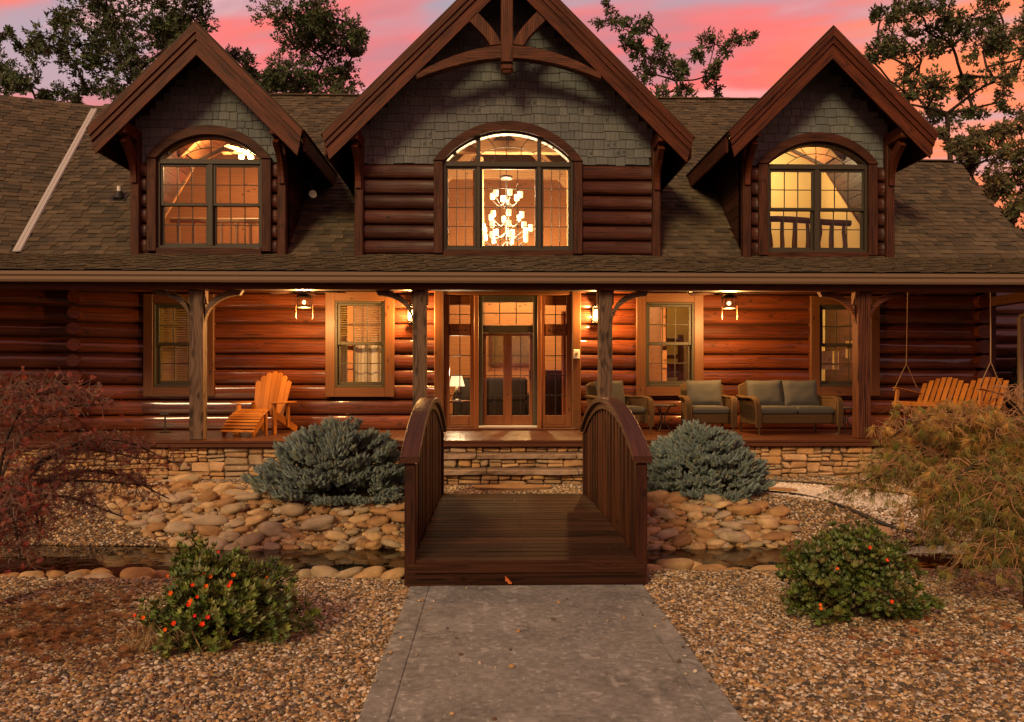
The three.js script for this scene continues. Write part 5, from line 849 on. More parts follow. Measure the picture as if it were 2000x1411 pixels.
{ // blinds and curtain
  const slatM = phy([0.50, 0.33, 0.17], 0.7, { transmission: 0.35, thickness: 0 });
  const blind = (o, f, label) => { const [x0, x1, y0, y1] = o, g = thing('window_blind', label, 'blind', [(x0 + x1) / 2, y1, WALL - 0.22]), hw = (x1 - x0) / 2 - 0.04, q = []; for (let y = -0.03; y > -(y1 - y0) * f; y -= 0.042) q.push(place(cbox(hw * 2, 0.004, 0.044, 0.001, 'x'), 0, y, 0, 0.62)); const m = obj('slats', q, slatM, g); m.userData.kind = 'stuff'; obj('head_rail', bx(-hw, hw, -0.03, 0.02, -0.03, 0.03), M.trim, g); };
  blind(WIN[0], 0.98, 'amber slatted blind inside the window behind the knotty post'); blind(WIN[1], 0.48, 'slatted blind half down inside the window beside the door lantern');
  const [x0, x1, y0] = WIN[1], cg = new THREE.PlaneGeometry(x1 - x0, 1.0, 60, 4), p = cg.attributes.position; for (let i = 0; i < p.count; i++) p.setZ(i, 0.025 * Math.sin(p.getX(i) * 34) + 0.01 * Math.sin(p.getX(i) * 77)); cg.computeVertexNormals();
  const cu = obj('curtain', cg, phy([0.50, 0.46, 0.38], 0.95, { transmission: 0.4, thickness: 0, map: T.cloth })); cu.position.set((x0 + x1) / 2, y0 + 0.42, WALL - 0.32); tag(cu, 'pale sheer curtain in the lower half of the blind window', 'curtain');
  const c2 = cg.clone(); const dr = obj('curtain', c2, std([0.42, 0.13, 0.05], 0.9, { map: T.cloth })); dr.scale.set(0.24, 2.1, 1); dr.position.set(atZ(1108, 700, WALL - 0.4)[0], 1.85, WALL - 0.4); tag(dr, 'rust red drape hanging inside the door sidelight', 'curtain');
}
{ // paper notices inside the right-hand window
  const paper = texture([128, 128], 1, (u, v) => { const ln = (Math.sin(v * 75) > 0.35 && u > 0.12 && u < 0.88 && tn(u, v, 20, 14, 3) > 0.42 && !(v > 0.42 && v < 0.66 && u > 0.3 && u < 0.7)) ? 0.45 : 0.9, box = Math.hypot(u - 0.5, v - 0.54) < 0.11 ? 0.6 : ln; return [box, box * 0.88, box * 0.62]; });
  const mat = std([0.85, 0.74, 0.50], 0.9, { map: paper });
  for (const [px, py, w, h, l] of [[1621, 704, 36, 36, 'square printed notice taped inside the window by the swing'], [1659, 683, 14, 34, 'narrow printed notice taped inside the window next to the red post']]) { const p = atZ(px, py, WALL - 0.05), g = new THREE.BoxGeometry(w / 108, h / 108, 0.002); const m = obj('notice', g, mat); m.position.set(...p); tag(m, l, 'notice'); }
}
{ // table lamp and console seen through the sidelight
  const z = -3.7, p = atZ(892, 792, z), g = thing('table_lamp', 'table lamp with a pale shade behind the door sidelight', 'lamp', [p[0], 1.22, z]);
  obj('base', lathe([[0, 0], [0.09, 0], [0.09, 0.02], [0.03, 0.05], [0.06, 0.14], [0.03, 0.24], [0.015, 0.30], [0, 0.30]], 14), M.darkMetal, g); obj('lamp_shade', lathe([[0.16, 0.28], [0.10, 0.5], [0.095, 0.5], [0.155, 0.28]], 18), std([0.9, 0.85, 0.6], 0.9, { emissive: C(1, 0.86, 0.5), emissiveIntensity: 0.9 }), g); lampLight(g, 0, 0.56, 0, 6, [1, 0.72, 0.40], 4);
  const t = thing('console_table', 'dark console table under the lamp behind the door sidelight', 'table', [p[0], FLOOR, z]); obj('table_top', bx(-0.4, 0.5, 0.45, 0.49, -0.2, 0.2), M.beam, t); for (const x of [-0.36, 0.46]) for (const zz of [-0.16, 0.16]) obj('leg', bx(x - 0.03, x + 0.03, 0, 0.45, zz - 0.03, zz + 0.03), M.beam, t);
  const dk = std([0.028, 0.018, 0.012], 0.7), s = thing('sofa', 'dark sofa seen low through the front door glass', 'sofa', [0.05, FLOOR, -5.0]); obj('seat', bx(-0.7, 0.7, 0.1, 0.45, -0.4, 0.4, 0.04), dk, s); obj('backrest', bx(-0.7, 0.7, 0.45, 0.95, 0.25, 0.42, 0.05), dk, s); for (const x of [-0.78, 0.78]) obj('arm', bx(x - 0.08, x + 0.08, 0, 0.62, -0.4, 0.42, 0.04), dk, s);
  const c = thing('cabinet', 'dark wooden cabinet standing inside beside the front door', 'cabinet', [1.12, FLOOR, -3.9]); obj('body', bx(-0.32, 0.32, 0.06, 1.05, -0.22, 0.22, 0.01), M.beam, c); obj('cabinet_top', bx(-0.36, 0.36, 1.05, 1.09, -0.25, 0.25, 0.008), M.beam, c); for (const x of [-0.16, 0.16]) { const d = obj('door', bx(x - 0.145, x + 0.145, 0.12, 1.0, 0.221, 0.24, 0.006), M.soffit, c); obj('knob', place(new THREE.SphereGeometry(0.015, 8, 6), x * 0.3, 0.6, 0.25), M.trim, d); }
  for (const [x, z, l] of [[-0.28, -4.5, 'peeled log column inside the hall near the table lamp'], [1.75, -5.4, 'peeled log column inside the hall near the cabinet']]) { const q = thing('log_column', l, 'column', [x, FLOOR, z]); obj('shaft', tube([[0, 0, 0], [0.02, 2, 0], [0, 5.5, 0]], 0.13, 0.11, 12, 6), M.inBeam, q); obj('base', bx(-0.17, 0.17, 0, 0.12, -0.17, 0.17, 0.02), M.beam, q); }
  const f = thing('framed_picture', 'dark framed picture on the far hall wall', 'picture', [0.55, 2.5, -9.05]); obj('frame', [bx(-0.6, 0.6, 0.42, 0.5, -0.04, 0.04), bx(-0.6, 0.6, -0.5, -0.42, -0.04, 0.04), bx(-0.6, -0.52, -0.42, 0.42, -0.04, 0.04), bx(0.52, 0.6, -0.42, 0.42, -0.04, 0.04)], M.beam, f); obj('canvas', bx(-0.52, 0.52, -0.42, 0.42, -0.03, 0.0, 0.002), std([0.16, 0.10, 0.05], 0.8, { map: T.stone }), f);
}

// ================================================================ PLANTS
function leafShape(len, wid, fold = 0.25, lobes = 0) { // pointed leaf along +y from the origin, folded on the midrib
  const n = lobes ? 5 : 3, pos = [], idx = []; const rows = [];
  for (let i = 0; i <= n; i++) { const t = i / n, w = wid / 2 * Math.sin(Math.PI * Math.pow(t, 0.8)) * (lobes ? (i % 2 ? 1.15 : 0.6) : 1) + 0.0005, y = len * t, z = -0.18 * len * t * t; rows.push(pos.length / 3); pos.push(-w, y, z + fold * w, 0, y, z, w, y, z + fold * w); }
  for (let i = 0; i < n; i++) { const a = i * 3, b = a + 3; idx.push(a, a + 1, b, a + 1, b + 1, b, a + 1, a + 2, b + 1, a + 2, b + 2, b + 1); }
  const g = new THREE.BufferGeometry(); g.setAttribute('position', new THREE.BufferAttribute(new Float32Array(pos), 3)); g.setIndex(idx); g.computeVertexNormals(); g.setAttribute('uv', new THREE.BufferAttribute(new Float32Array(pos.length / 3 * 2), 2)); return g;
}
function spray(n, len, wid, open, o = {}) { const l = []; for (let i = 0; i < n; i++) { const g = leafShape(len * R(0.75, 1.1), wid * R(0.8, 1.1), 0.25, o.lobes); g.rotateX(open * R(0.75, 1.2)); g.rotateY(i * 2.4 + R(-0.3, 0.3)); g.translate(0, o.stem ? R(-o.stem, 0) : 0, 0); l.push(g); } return merge(l); }
const leafM = (o = {}) => phy([1, 1, 1], 0.75, { transmission: 0.28, thickness: 0, ...o });
function copies(name, geo, mat, list, parent) { // list of [position, quaternion, scale, colour]
  const im = new THREE.InstancedMesh(geo, mat, list.length), m = new THREE.Matrix4(); list.forEach(([p, q, s, c], i) => { m.compose(p, q, typeof s === 'number' ? V3(s, s, s) : s); im.setMatrixAt(i, m); im.setColorAt(i, C(...c)); }); im.name = name; im.userData.kind = 'stuff'; im.castShadow = im.receiveShadow = true; parent.add(im); return im;
}
const UPQ = (d, roll) => new THREE.Quaternion().setFromUnitVectors(V3(0, 1, 0), d.clone().normalize()).multiply(new THREE.Quaternion().setFromAxisAngle(V3(0, 1, 0), roll));
const ball = () => { let v; do v = V3(R(-1, 1), R(-1, 1), R(-1, 1)); while (v.lengthSq() > 1); return v; };
const tint = (c, f) => [c[0] * f, c[1] * f, c[2] * f];

// ---------------------------------------------------------------- trees behind the house
const oakSpray = (srand(1500), spray(7, 0.125, 0.062, 1.1, { lobes: 1, stem: 0.14 }));
const barkMat = M.bark;
function tree(name, label, z0, root, clumps, colours, density, group, thin = 1) {
  const s0 = F / (12 - z0), base = atZ(root[0], 745, z0), g = thing(name, label, 'tree', [base[0], 0.1, z0], 0, group), L = (p) => V3(p[0] - base[0], p[1] - 0.1, p[2] - z0);
  const nodes = [], fork = L(atZ(root[1], root[2], z0)), n0 = 6;
  for (let i = 0; i <= n0; i++) nodes.push({ p: V3(lerp(0, fork.x, i / n0) + (i && i < n0 ? R(-0.12, 0.12) : 0), fork.y * i / n0, fork.z * i / n0), kids: 0, up: i - 1 });
  const cl = clumps.map(([px, py, r]) => { const dz = R(-1, 1) * 1.6 * Math.min(1, r / 25), p = atZ(px, py, z0 + dz); return { c: L(p), r: r / s0 * 1.05 }; }).sort((a, b) => a.c.distanceTo(fork) - b.c.distanceTo(fork));
  const tips = [];
  for (const c of cl) { let best = 0, bd = 1e9; nodes.forEach((n, i) => { if (i < 3) return; const d = n.p.distanceTo(c.c) + Math.max(0, n.p.y - c.c.y) * 0.8; if (d < bd) { bd = d; best = i; } }); const par = nodes[best], mid = par.p.clone().lerp(c.c, 0.5).add(ball().multiplyScalar(bd * 0.10)); nodes.push({ p: mid, kids: 0, up: best }); nodes.push({ p: c.c.clone(), kids: 0, up: nodes.length - 1 }); tips.push([nodes.length - 1, c]); }
  for (let i = nodes.length - 1; i > 0; i--) { nodes[i].kids = nodes[i].kids || 1; if (nodes[i].up >= 0) nodes[nodes[i].up].kids += nodes[i].kids; }
  const rad = (i) => (0.010 + 0.017 * Math.sqrt(nodes[i].kids)) * thin;
  const trunk = [], limb = [];
  trunk.push(tube(nodes.slice(0, n0 + 1).map(n => n.p), rad(0) * 1.3, rad(n0), 9, 14));
  for (let i = n0 + 1; i < nodes.length; i++) { const n = nodes[i], a = nodes[n.up]; limb.push(tube([a.p, a.p.clone().lerp(n.p, 0.5).add(ball().multiplyScalar(0.05)), n.p], Math.min(rad(n.up), rad(i) * 1.5), rad(i), 5, 3)); }
  const leaves = [];
  for (const [i, c] of tips) {
    const nt = Math.max(3, Math.round(c.r * 7)); const sub = [];
    for (let k = 0; k < nt; k++) { const e = c.c.clone().add(ball().normalize().multiplyScalar(c.r * R(0.5, 1.0)).multiply(V3(1, 0.85, 1))); sub.push(e); limb.push(tube([c.c, c.c.clone().lerp(e, 0.5).add(V3(0, 0.05, 0)), e], 0.012, 0.004, 4, 2)); }
    const n = Math.round(density * c.r * c.r * 260 + (thin < 1 ? 6 : 18));
    for (let k = 0; k < n; k++) { const o = sub[k % nt].clone().add(ball().multiplyScalar(c.r * (thin < 1 ? 0.85 : 0.6))), d = o.clone().sub(c.c).normalize().add(V3(R(-0.5, 0.5), R(0, 0.7), R(-0.5, 0.5))); leaves.push([o, UPQ(d, R(0, 6.28)), R(0.7, 1.25), tint(pick(colours), R(0.7, 1.25))]); }
  }
  obj('trunk', trunk, barkMat, g); obj('limbs', limb, barkMat, g); copies('crown', oakSpray, leafM(), leaves, g); return g;
}
const oakC = [[0.034, 0.078, 0.012], [0.046, 0.090, 0.014], [0.028, 0.068, 0.012], [0.066, 0.092, 0.016], [0.05, 0.066, 0.014]], dryC = [[0.062, 0.088, 0.016], [0.044, 0.080, 0.014], [0.09, 0.095, 0.02], [0.036, 0.068, 0.013]];
srand(1510);
tree('oak_tree', 'large spreading oak behind the wing roof and vent pipe dormer', -14, [270, 290, 190], [[60, 88, 32], [105, 68, 36], [150, 90, 42], [200, 50, 52], [250, 28, 56], [300, 60, 56], [230, 110, 52], [180, 128, 40], [290, 120, 46], [340, 40, 46], [385, 12, 36], [330, 92, 42], [250, 160, 38], [130, 102, 26], [310, 6, 46], [205, -8, 56], [135, 22, 34], [402, 32, 20], [215, 178, 24], [165, 168, 28], [45, 96, 18], [360, 80, 30]], oakC, 0.7, 'oaks behind the house');
tree('oak_tree', 'low oak crown showing over the wing roof ridge', -16, [60, 70, 230], [[18, 158, 34], [58, 166, 30], [112, 182, 24], [6, 62, 18], [150, 186, 20], [-20, 120, 40], [90, 175, 22]], oakC, 1.1, 'oaks behind the house');
tree('oak_tree', 'dense round oak between the vent pipe dormer and the wide gable', -15, [610, 612, 180], [[560, 28, 46], [618, 20, 46], [668, 40, 38], [590, 88, 50], [650, 90, 46], [690, 62, 26], [620, 140, 52], [570, 150, 42], [680, 140, 32], [532, 142, 32], [490, 132, 28], [650, 176, 38], [462, 116, 22], [545, 178, 36], [690, 104, 24], [600, 55, 40], [430, 150, 20], [500, 165, 28]], oakC, 1.0, 'oaks behind the house');
tree('slender_tree', 'sparse slender tree between the wide gable and the railing dormer', -13, [1330, 1325, 175], [[1190, 12, 12], [1170, 44, 10], [1195, 40, 15], [1215, 48, 18], [1240, 55, 20], [1270, 46, 14], [1290, 76, 18], [1250, 96, 25], [1225, 84, 16], [1280, 112, 24], [1310, 140, 24], [1270, 142, 24], [1340, 126, 20], [1360, 100, 18], [1395, 86, 22], [1420, 90, 18], [1445, 75, 18], [1470, 70, 7], [1400, 120, 18], [1376, 150, 22], [1330, 170, 24], [1400, 176, 14], [1290, 180, 20]], oakC, 1.0, undefined, 0.62);
tree('oak_tree', 'tall open oak with forked pale trunk beyond the railing dormer', -10, [1868, 1856, 285], [[1720, 40, 22], [1745, 20, 32], [1790, 15, 36], [1760, 70, 36], [1810, 60, 40], [1850, 30, 36], [1860, 90, 44], [1800, 120, 40], [1740, 112, 30], [1718, 95, 20], [1900, 40, 40], [1950, 20, 40], [1920, 100, 40], [1960, 80, 40], [1995, 60, 36], [1880, 150, 38], [1830, 170, 38], [1780, 170, 34], [1740, 160, 24], [1942, 160, 34], [1985, 150, 26], [1850, 222, 28], [1812, 222, 24], [1900, 212, 24], [1700, 112, 12], [1762, 202, 20], [1962, 205, 16], [2040, 100, 40], [2030, 30, 40]], dryC, 0.65, 'oaks behind the house');
tree('oak_tree', 'bushy yellowing oak above the low end of the roof', -8.5, [1990, 1975, 420], [[1860, 292, 20], [1900, 272, 30], [1940, 252, 30], [1980, 240, 36], [1890, 332, 30], [1930, 312, 40], [1975, 300, 40], [1920, 372, 40], [1965, 360, 42], [1998, 402, 38], [1950, 420, 30], [1992, 330, 38], [1838, 255, 14], [2040, 300, 50], [2050, 380, 50], [2000, 460, 40]], [[0.12, 0.115, 0.03], [0.09, 0.10, 0.028], [0.15, 0.12, 0.035], [0.07, 0.085, 0.026]], 1.1, 'oaks behind the house');
{ // oaks across the drive, facing the house: the windows mirror them
  const lf = (srand(1540), spray(8, 0.42, 0.22, 1.1, { lobes: 1, stem: 0.4 })); let k = 0;
  for (const [x, z, h, where] of [[-24, 33, 7.5, 'far from the path beside the stream side'], [-13, 36, 9, 'across the drive on the lounge chair side'], [-3, 34, 8, 'across the drive facing the front door'], [8, 36, 9, 'across the drive facing the loveseat'], [18, 33, 8, 'across the drive facing the swing'], [28, 34, 8, 'far beyond the swing end of the drive']]) {
    const g = thing('oak_tree', `broad oak ${where}`, 'tree', [x, 0, z], 0, 'oaks across the drive'), l = []; obj('trunk', tube([[0, -0.1, 0], [0.1, h * 0.3, 0], [0, h * 0.75, 0.2]], 0.28, 0.1, 8, 8), barkMat, g);
    obj('limbs', Array.from({ length: 12 }, (_, i) => { const a = i * 2.4; return tube([[0.05, h * (0.25 + i * 0.035), 0], [Math.cos(a) * 2, h * (0.4 + i * 0.035), Math.sin(a) * 2], [Math.cos(a) * 4.2, h * (0.45 + i * 0.035), Math.sin(a) * 4]], 0.1, 0.03, 5, 5); }), barkMat, g);
    for (let i = 0; i < 1700; i++) { const b = ball(), n = 0.8 + 0.4 * n3(b.x * 2 + x, b.y * 2, b.z * 2); l.push([V3(b.x * 5.6 * n, h * 0.56 + b.y * h * 0.46 * n, b.z * 4.6 * n), UPQ(b.clone().add(V3(0, 0.3, 0)), R(0, 6)), R(0.8, 1.3), tint(pick(oakC), R(0.7, 1.3))]); }
    copies('crown', lf, leafM(), l, g);
  }
}
{ // shrub past the porch corner
  const g = thing('corner_shrub', 'dark green shrub beyond the porch corner and downspout', 'shrub', [10.6, 0.2, -2.6]), l = []; for (let i = 0; i < 1500; i++) { const b = ball(); l.push([V3(b.x * 0.8, 1.3 + b.y * 1.2, b.z * 0.7), UPQ(b.clone().add(V3(0, 0.4, 0)), R(0, 6)), R(0.5, 0.9), tint(pick(oakC), R(0.8, 1.4))]); }
  obj('stem', [rod([0, 0, 0], [0.1, 1.3, 0], 0.03), rod([0, 0, 0], [-0.3, 1.5, 0.1], 0.02)], barkMat, g); copies('crown', oakSpray, leafM(), l, g);
}

// ---------------------------------------------------------------- blue spruces
srand(1600);
const spruceTip = (() => { const l = []; const c = new THREE.CylinderGeometry(0.006, 0.009, 0.05, 5); c.translate(0, 0.025, 0); l.push(c); for (let i = 0; i < 60; i++) { const t = i / 59, a = i * 2.4, q = new THREE.ConeGeometry(0.0036, lerp(0.024, 0.019, t), 3, 1, true); q.translate(0, 0.010, 0); q.rotateX(lerp(1.35, 0.1, t * t)); q.rotateY(a); q.translate(0, 0.004 + t * 0.046, 0); l.push(q); } return merge(l); })();
function spruce(label, pxs, top, bottom, zc, lean) {
  const cx = atZ((pxs[0] + pxs[1]) / 2, 900, zc)[0], s = F / (12 - zc), rx = (pxs[1] - pxs[0]) / 2 / s, h = (bottom - top) / s, y0 = groundY(cx, zc), g = thing('blue_spruce', label, 'shrub', [cx, y0, zc], 0, 'dwarf blue spruces beside the footbridge'), l = [], br = [];
  const cols = [[0.22, 0.29, 0.265], [0.19, 0.255, 0.24], [0.25, 0.315, 0.285], [0.255, 0.285, 0.21], [0.16, 0.215, 0.20]];
  for (let k = 0; k < 260; k++) { // tiers of short fans
    const t = Math.pow(rnd(), 0.95), a = R(0, 6.283), bump = 0.9 + 0.55 * fbm3(Math.cos(a) * 2.1 + zc, t * 3 + cx, Math.sin(a) * 1.6, 2) + R(-0.10, 0.08), inner = rnd() < 0.3 ? R(0.35, 0.9) : 1;
    const rad = Math.pow(1 - Math.pow(t, 2.0), 0.62) * bump * inner, c = V3(Math.cos(a) * rx * rad + lean * t, 0.05 + t * h * (0.93 + R(-0.06, 0.06)), Math.sin(a) * rx * 0.85 * rad), out = V3(Math.cos(a), lerp(0.12, 0.9, t), Math.sin(a)).normalize(), side = V3(-Math.sin(a), 0, Math.cos(a));
    br.push(tube([[lean * t * 0.6, c.y * 0.5 + 0.02, 0], [c.x * 0.55, c.y * 0.8, c.z * 0.55], [c.x, c.y - 0.015, c.z]], 0.012, 0.005, 4, 4));
    for (let q = 0; q < 42; q++) { const u = R(-1, 1), v = R(-1, 1), o = c.clone().addScaledVector(side, u * 0.125).addScaledVector(out, v * 0.085 - 0.03 * u * u).add(V3(0, R(-0.028, 0.03) - 0.025 * u * u, 0)); if (o.y < 0.015) continue; const d = out.clone().multiplyScalar(0.75).addScaledVector(side, u * 0.6).add(V3(R(-0.45, 0.45), R(-0.1, 0.9), R(-0.45, 0.45))); l.push([o, UPQ(d, R(0, 6.28)), R(0.85, 1.25), tint(pick(cols), R(0.8, 1.2))]); }
  }
  obj('branches', br, barkMat, g); copies('crown', spruceTip, std([1, 1, 1], 0.85), l, g);
}
spruce('dwarf blue spruce on the rock bank beside the lounge chair porch', [502, 798], 838, 980, 2.15, 0.10);
spruce('dwarf blue spruce on the rock bank in front of the wicker armchair', [1246, 1494], 846, 974, 2.1, -0.03);

// ---------------------------------------------------------------- flowering bushes
srand(1700);
const whorl = spray(6, 0.048, 0.019, 0.95), whorl2 = spray(7, 0.042, 0.018, 0.85);
const flowerG = (() => { const l = []; for (let i = 0; i < 5; i++) { const p = leafShape(0.036, 0.019, -0.3); p.rotateX(0.8); p.rotateY(i * 1.2566); l.push(p); } return merge(l); })(), stamenG = merge([0, 1, 2, 3].map(i => rod([0, 0, 0], [0.008 * Math.cos(i * 1.57), 0.026, 0.008 * Math.sin(i * 1.57)], 0.0012, 4)));
function bush(label, px, top, bottom, wpx, zc, geo, cols, n, flowers, flowerCols, flat) {
  const cx = atZ(px, 1100, zc)[0], s = F / (12 - zc), rx = wpx / 2 / s, h = (bottom - top) / s, y0 = groundY(cx, zc) - 0.01, g = thing('flowering_bush', label, 'bush', [cx, y0, zc]), l = [], st = [];
  const shoots = []; for (let k = 0; k < 150; k++) { const a = R(0, 6.283), e = Math.pow(rnd(), 0.8) * 1.45, bump = 0.86 + 0.34 * n3(Math.cos(a) * 1.7 + px, e * 2, Math.sin(a) * 1.7) + R(-0.12, 0.12), d = V3(Math.cos(a) * Math.cos(e), Math.sin(e), Math.sin(a) * Math.cos(e)); shoots.push([V3(d.x * rx * bump, 0.05 + d.y * h * bump, d.z * rx * 0.8 * bump), d]); }
  for (const [p, d] of shoots) st.push(tube([[d.x * 0.04, 0, d.z * 0.04], [p.x * 0.45, p.y * 0.65, p.z * 0.45], [p.x, p.y, p.z]], 0.005, 0.002, 4, 4));
  for (let k = 0; k < n; k++) { const [p, d] = shoots[k % shoots.length], f = 1 - 0.55 * Math.pow(rnd(), 1.6), o = p.clone().multiplyScalar(f).add(ball().multiplyScalar(0.055)); if (o.y < 0.01) o.y = R(0.01, 0.05); const q = d.clone().add(V3(R(-0.5, 0.5), R(0.1, 0.9), R(-0.5, 0.5))); l.push([o, UPQ(q, R(0, 6.28)), R(0.7, 1.2), tint(pick(cols), R(0.7, 1.3))]); }
  obj('stems', st, barkMat, g); copies('leaves', geo, leafM({ roughness: 0.5 }), l, g);
  for (const [fx, fy, fs, fc] of flowers) { // sits on the side of the crown that faces the path
    const p = atZ(fx, fy, zc + 0.3), q = V3(p[0] - cx, p[1] - y0, 0.3); const k = Math.max(0, 1 - (q.x / rx) ** 2 - (q.y / h) ** 2); q.z = 0.80 * rx * Math.sqrt(k) * 0.93 + 0.03; const w = atZ(fx, fy, zc + q.z); q.x = w[0] - cx; q.y = w[1] - y0;
    const m = obj('flower', flowerG, flowerCols[fc], g); m.position.copy(q); m.quaternion.copy(UPQ(V3(q.x * 0.4 + R(-0.3, 0.3), 0.35 + R(-0.1, 0.3), 0.8), R(0, 6))); m.scale.setScalar(fs * 0.68); const sm = obj('stamens', stamenG, flowerCols[2], m);
  }
  return g;
}
const flowerCols = [std([0.80, 0.06, 0.02], 0.6), std([0.85, 0.20, 0.03], 0.6), std([0.8, 0.4, 0.08], 0.7), std([0.78, 0.035, 0.05], 0.6)];
bush('low leafy bush with many orange red blooms on the gravel', 440, 1096, 1262, 336, 7.0, whorl, [[0.10, 0.165, 0.022], [0.14, 0.20, 0.028], [0.07, 0.12, 0.02], [0.20, 0.24, 0.036], [0.12, 0.13, 0.025]], 2500,
  [[420, 1103, 1.1, 1], [403, 1090, 0.8, 0], [401, 1125, 1.1, 0], [410, 1127, 1.0, 1], [377, 1145, 0.9, 0], [403, 1147, 1.0, 1], [335, 1160, 1.1, 1], [345, 1124, 0.8, 0], [328, 1127, 0.8, 1], [375, 1175, 1.1, 1], [368, 1183, 1.1, 0], [385, 1167, 0.8, 0], [456, 1126, 1.1, 1], [453, 1140, 1.0, 0], [447, 1146, 0.9, 0], [380, 1204, 0.8, 3], [405, 1208, 1.0, 3], [395, 1222, 1.2, 0], [341, 1220, 1.1, 0], [324, 1231, 0.9, 1], [266, 1203, 0.9, 0], [280, 1208, 1.0, 1], [520, 1128, 0.7, 1], [426, 1080, 0.7, 0]], flowerCols);
bush('dense dark green bush with a few orange blooms beside the maple', 1660, 1032, 1203, 330, 6.6, whorl2, [[0.085, 0.14, 0.02], [0.11, 0.165, 0.025], [0.06, 0.10, 0.018], [0.16, 0.19, 0.034], [0.13, 0.11, 0.025]], 3500,
  [[1643, 1065, 0.9, 1], [1638, 1075, 0.8, 1], [1697, 1070, 1.0, 0], [1730, 1096, 1.0, 0], [1636, 1112, 0.8, 1], [1740, 1176, 1.0, 0], [1600, 1182, 0.9, 1], [1604, 1190, 0.8, 1], [1582, 1122, 0.7, 2]], flowerCols);

// ---------------------------------------------------------------- laceleaf maples
srand(1800);
const lace = (() => { const l = []; for (let i = 0; i < 7; i++) { const a = (i - 3) * 0.36, len = 0.085 * (1 - 0.07 * Math.abs(i - 3)); for (const k of [-1, 0, 1]) { const g = leafShape(len * (k ? 0.45 : 1), 0.0042, 0.1); if (k) { g.rotateZ(k * 0.5); g.translate(0, len * 0.35, 0); } g.rotateZ(a); l.push(g); } } const m = merge(l), p = m.attributes.position; for (let i = 0; i < p.count; i++) p.setZ(i, p.getZ(i) - 2.6 * p.getY(i) ** 2); m.computeVertexNormals(); return m; })();
const strand = (() => { const l = []; for (let i = 0; i < 5; i++) { const g = leafShape(0.12 * R(0.75, 1.1), 0.0052, 0.1); g.rotateZ((i - 2) * 0.24); g.rotateY(R(-0.5, 0.5)); l.push(g); } const m = merge(l), p = m.attributes.position; for (let i = 0; i < p.count; i++) p.setZ(i, p.getZ(i) - 2.2 * p.getY(i) ** 2); m.computeVertexNormals(); return m; })();
function maple(label, zc, trunkPx, arms, cols, twigCol, drop, twigs, per, size, leafG) { // arms: px paths of main limbs, tip spread, leaf amounts
  const base = atY(trunkPx[0], trunkPx[1], 0), y0 = groundY(base[0], base[2]) - 0.02, g = thing('laceleaf_maple', label, 'tree', [base[0], y0, base[2]]), limbs = [], twig = [], l = [];
  const Lc = (px, py, z) => { const p = atZ(px, py, z); return V3(p[0] - base[0], p[1] - y0, p[2] - base[2]); };
  for (const [path, amount, spread, droop, ci] of arms) {
    const pts = path.map(([px, py, z]) => Lc(px, py, z)); const cv = new THREE.CatmullRomCurve3([V3(0, 0, 0), ...pts]); limbs.push(tube([V3(0, 0, 0), ...pts], 0.024, 0.005, 6, 20));
    for (let k = 0; k < amount; k++) {
      const t = R(0.32, 1.0), o = cv.getPoint(t), d = ball().normalize(); d.y = d.y * 0.5 + droop; const e = o.clone().addScaledVector(d, spread * R(0.3, 1.0)); if (e.y < 0.04) continue;
      const mid = o.clone().lerp(e, 0.5).add(V3(R(-0.03, 0.03), 0.04 + R(0, 0.05), R(-0.03, 0.03)));
      const kink = mid.clone().lerp(e, 0.5).add(ball().multiplyScalar(0.03)); twig.push(tube([o, mid, kink, e], 0.0048, 0.0018, 4, 6));
      for (let b = 0; b < twigs; b++) { const f = mid.clone().lerp(e, R(0.2, 1)), w = f.clone().add(V3(R(-0.10, 0.10), R(-0.07, 0.09), R(-0.10, 0.10))); twig.push(tube([f, f.clone().lerp(w, 0.5).add(ball().multiplyScalar(0.012)), w], 0.0026, 0.0012, 3, 3)); if (cols[ci] && rnd() < drop) for (let q = 0; q < per; q++) l.push([w.clone().add(ball().multiplyScalar(0.025)), UPQ(V3(R(-0.7, 0.7), R(-1.3, 0), R(-0.7, 0.7)), R(0, 6.28)), size * R(0.7, 1.25), tint(pick(cols[ci]), R(0.7, 1.3))]); }
    }
  }
  obj('limbs', limbs, barkMat, g); obj('twigs', twig, twigCol, g); copies('leaves', leafG, leafM({ roughness: 0.6 }), l, g); return g;
}
const redC = [[0.22, 0.028, 0.011], [0.16, 0.020, 0.010], [0.28, 0.055, 0.016], [0.12, 0.036, 0.014]], redDk = [[0.17, 0.028, 0.016], [0.12, 0.025, 0.015], [0.22, 0.07, 0.022], [0.10, 0.045, 0.02]];
const grnC = [[0.16, 0.165, 0.02], [0.09, 0.115, 0.016], [0.23, 0.20, 0.028], [0.24, 0.145, 0.022]], orgC = [[0.42, 0.22, 0.035], [0.50, 0.30, 0.06], [0.26, 0.17, 0.028], [0.27, 0.24, 0.04], [0.17, 0.18, 0.024]];
const greyTwig = std([0.16, 0.105, 0.078], 0.9), tanTwig = std([0.36, 0.20, 0.10], 0.9);
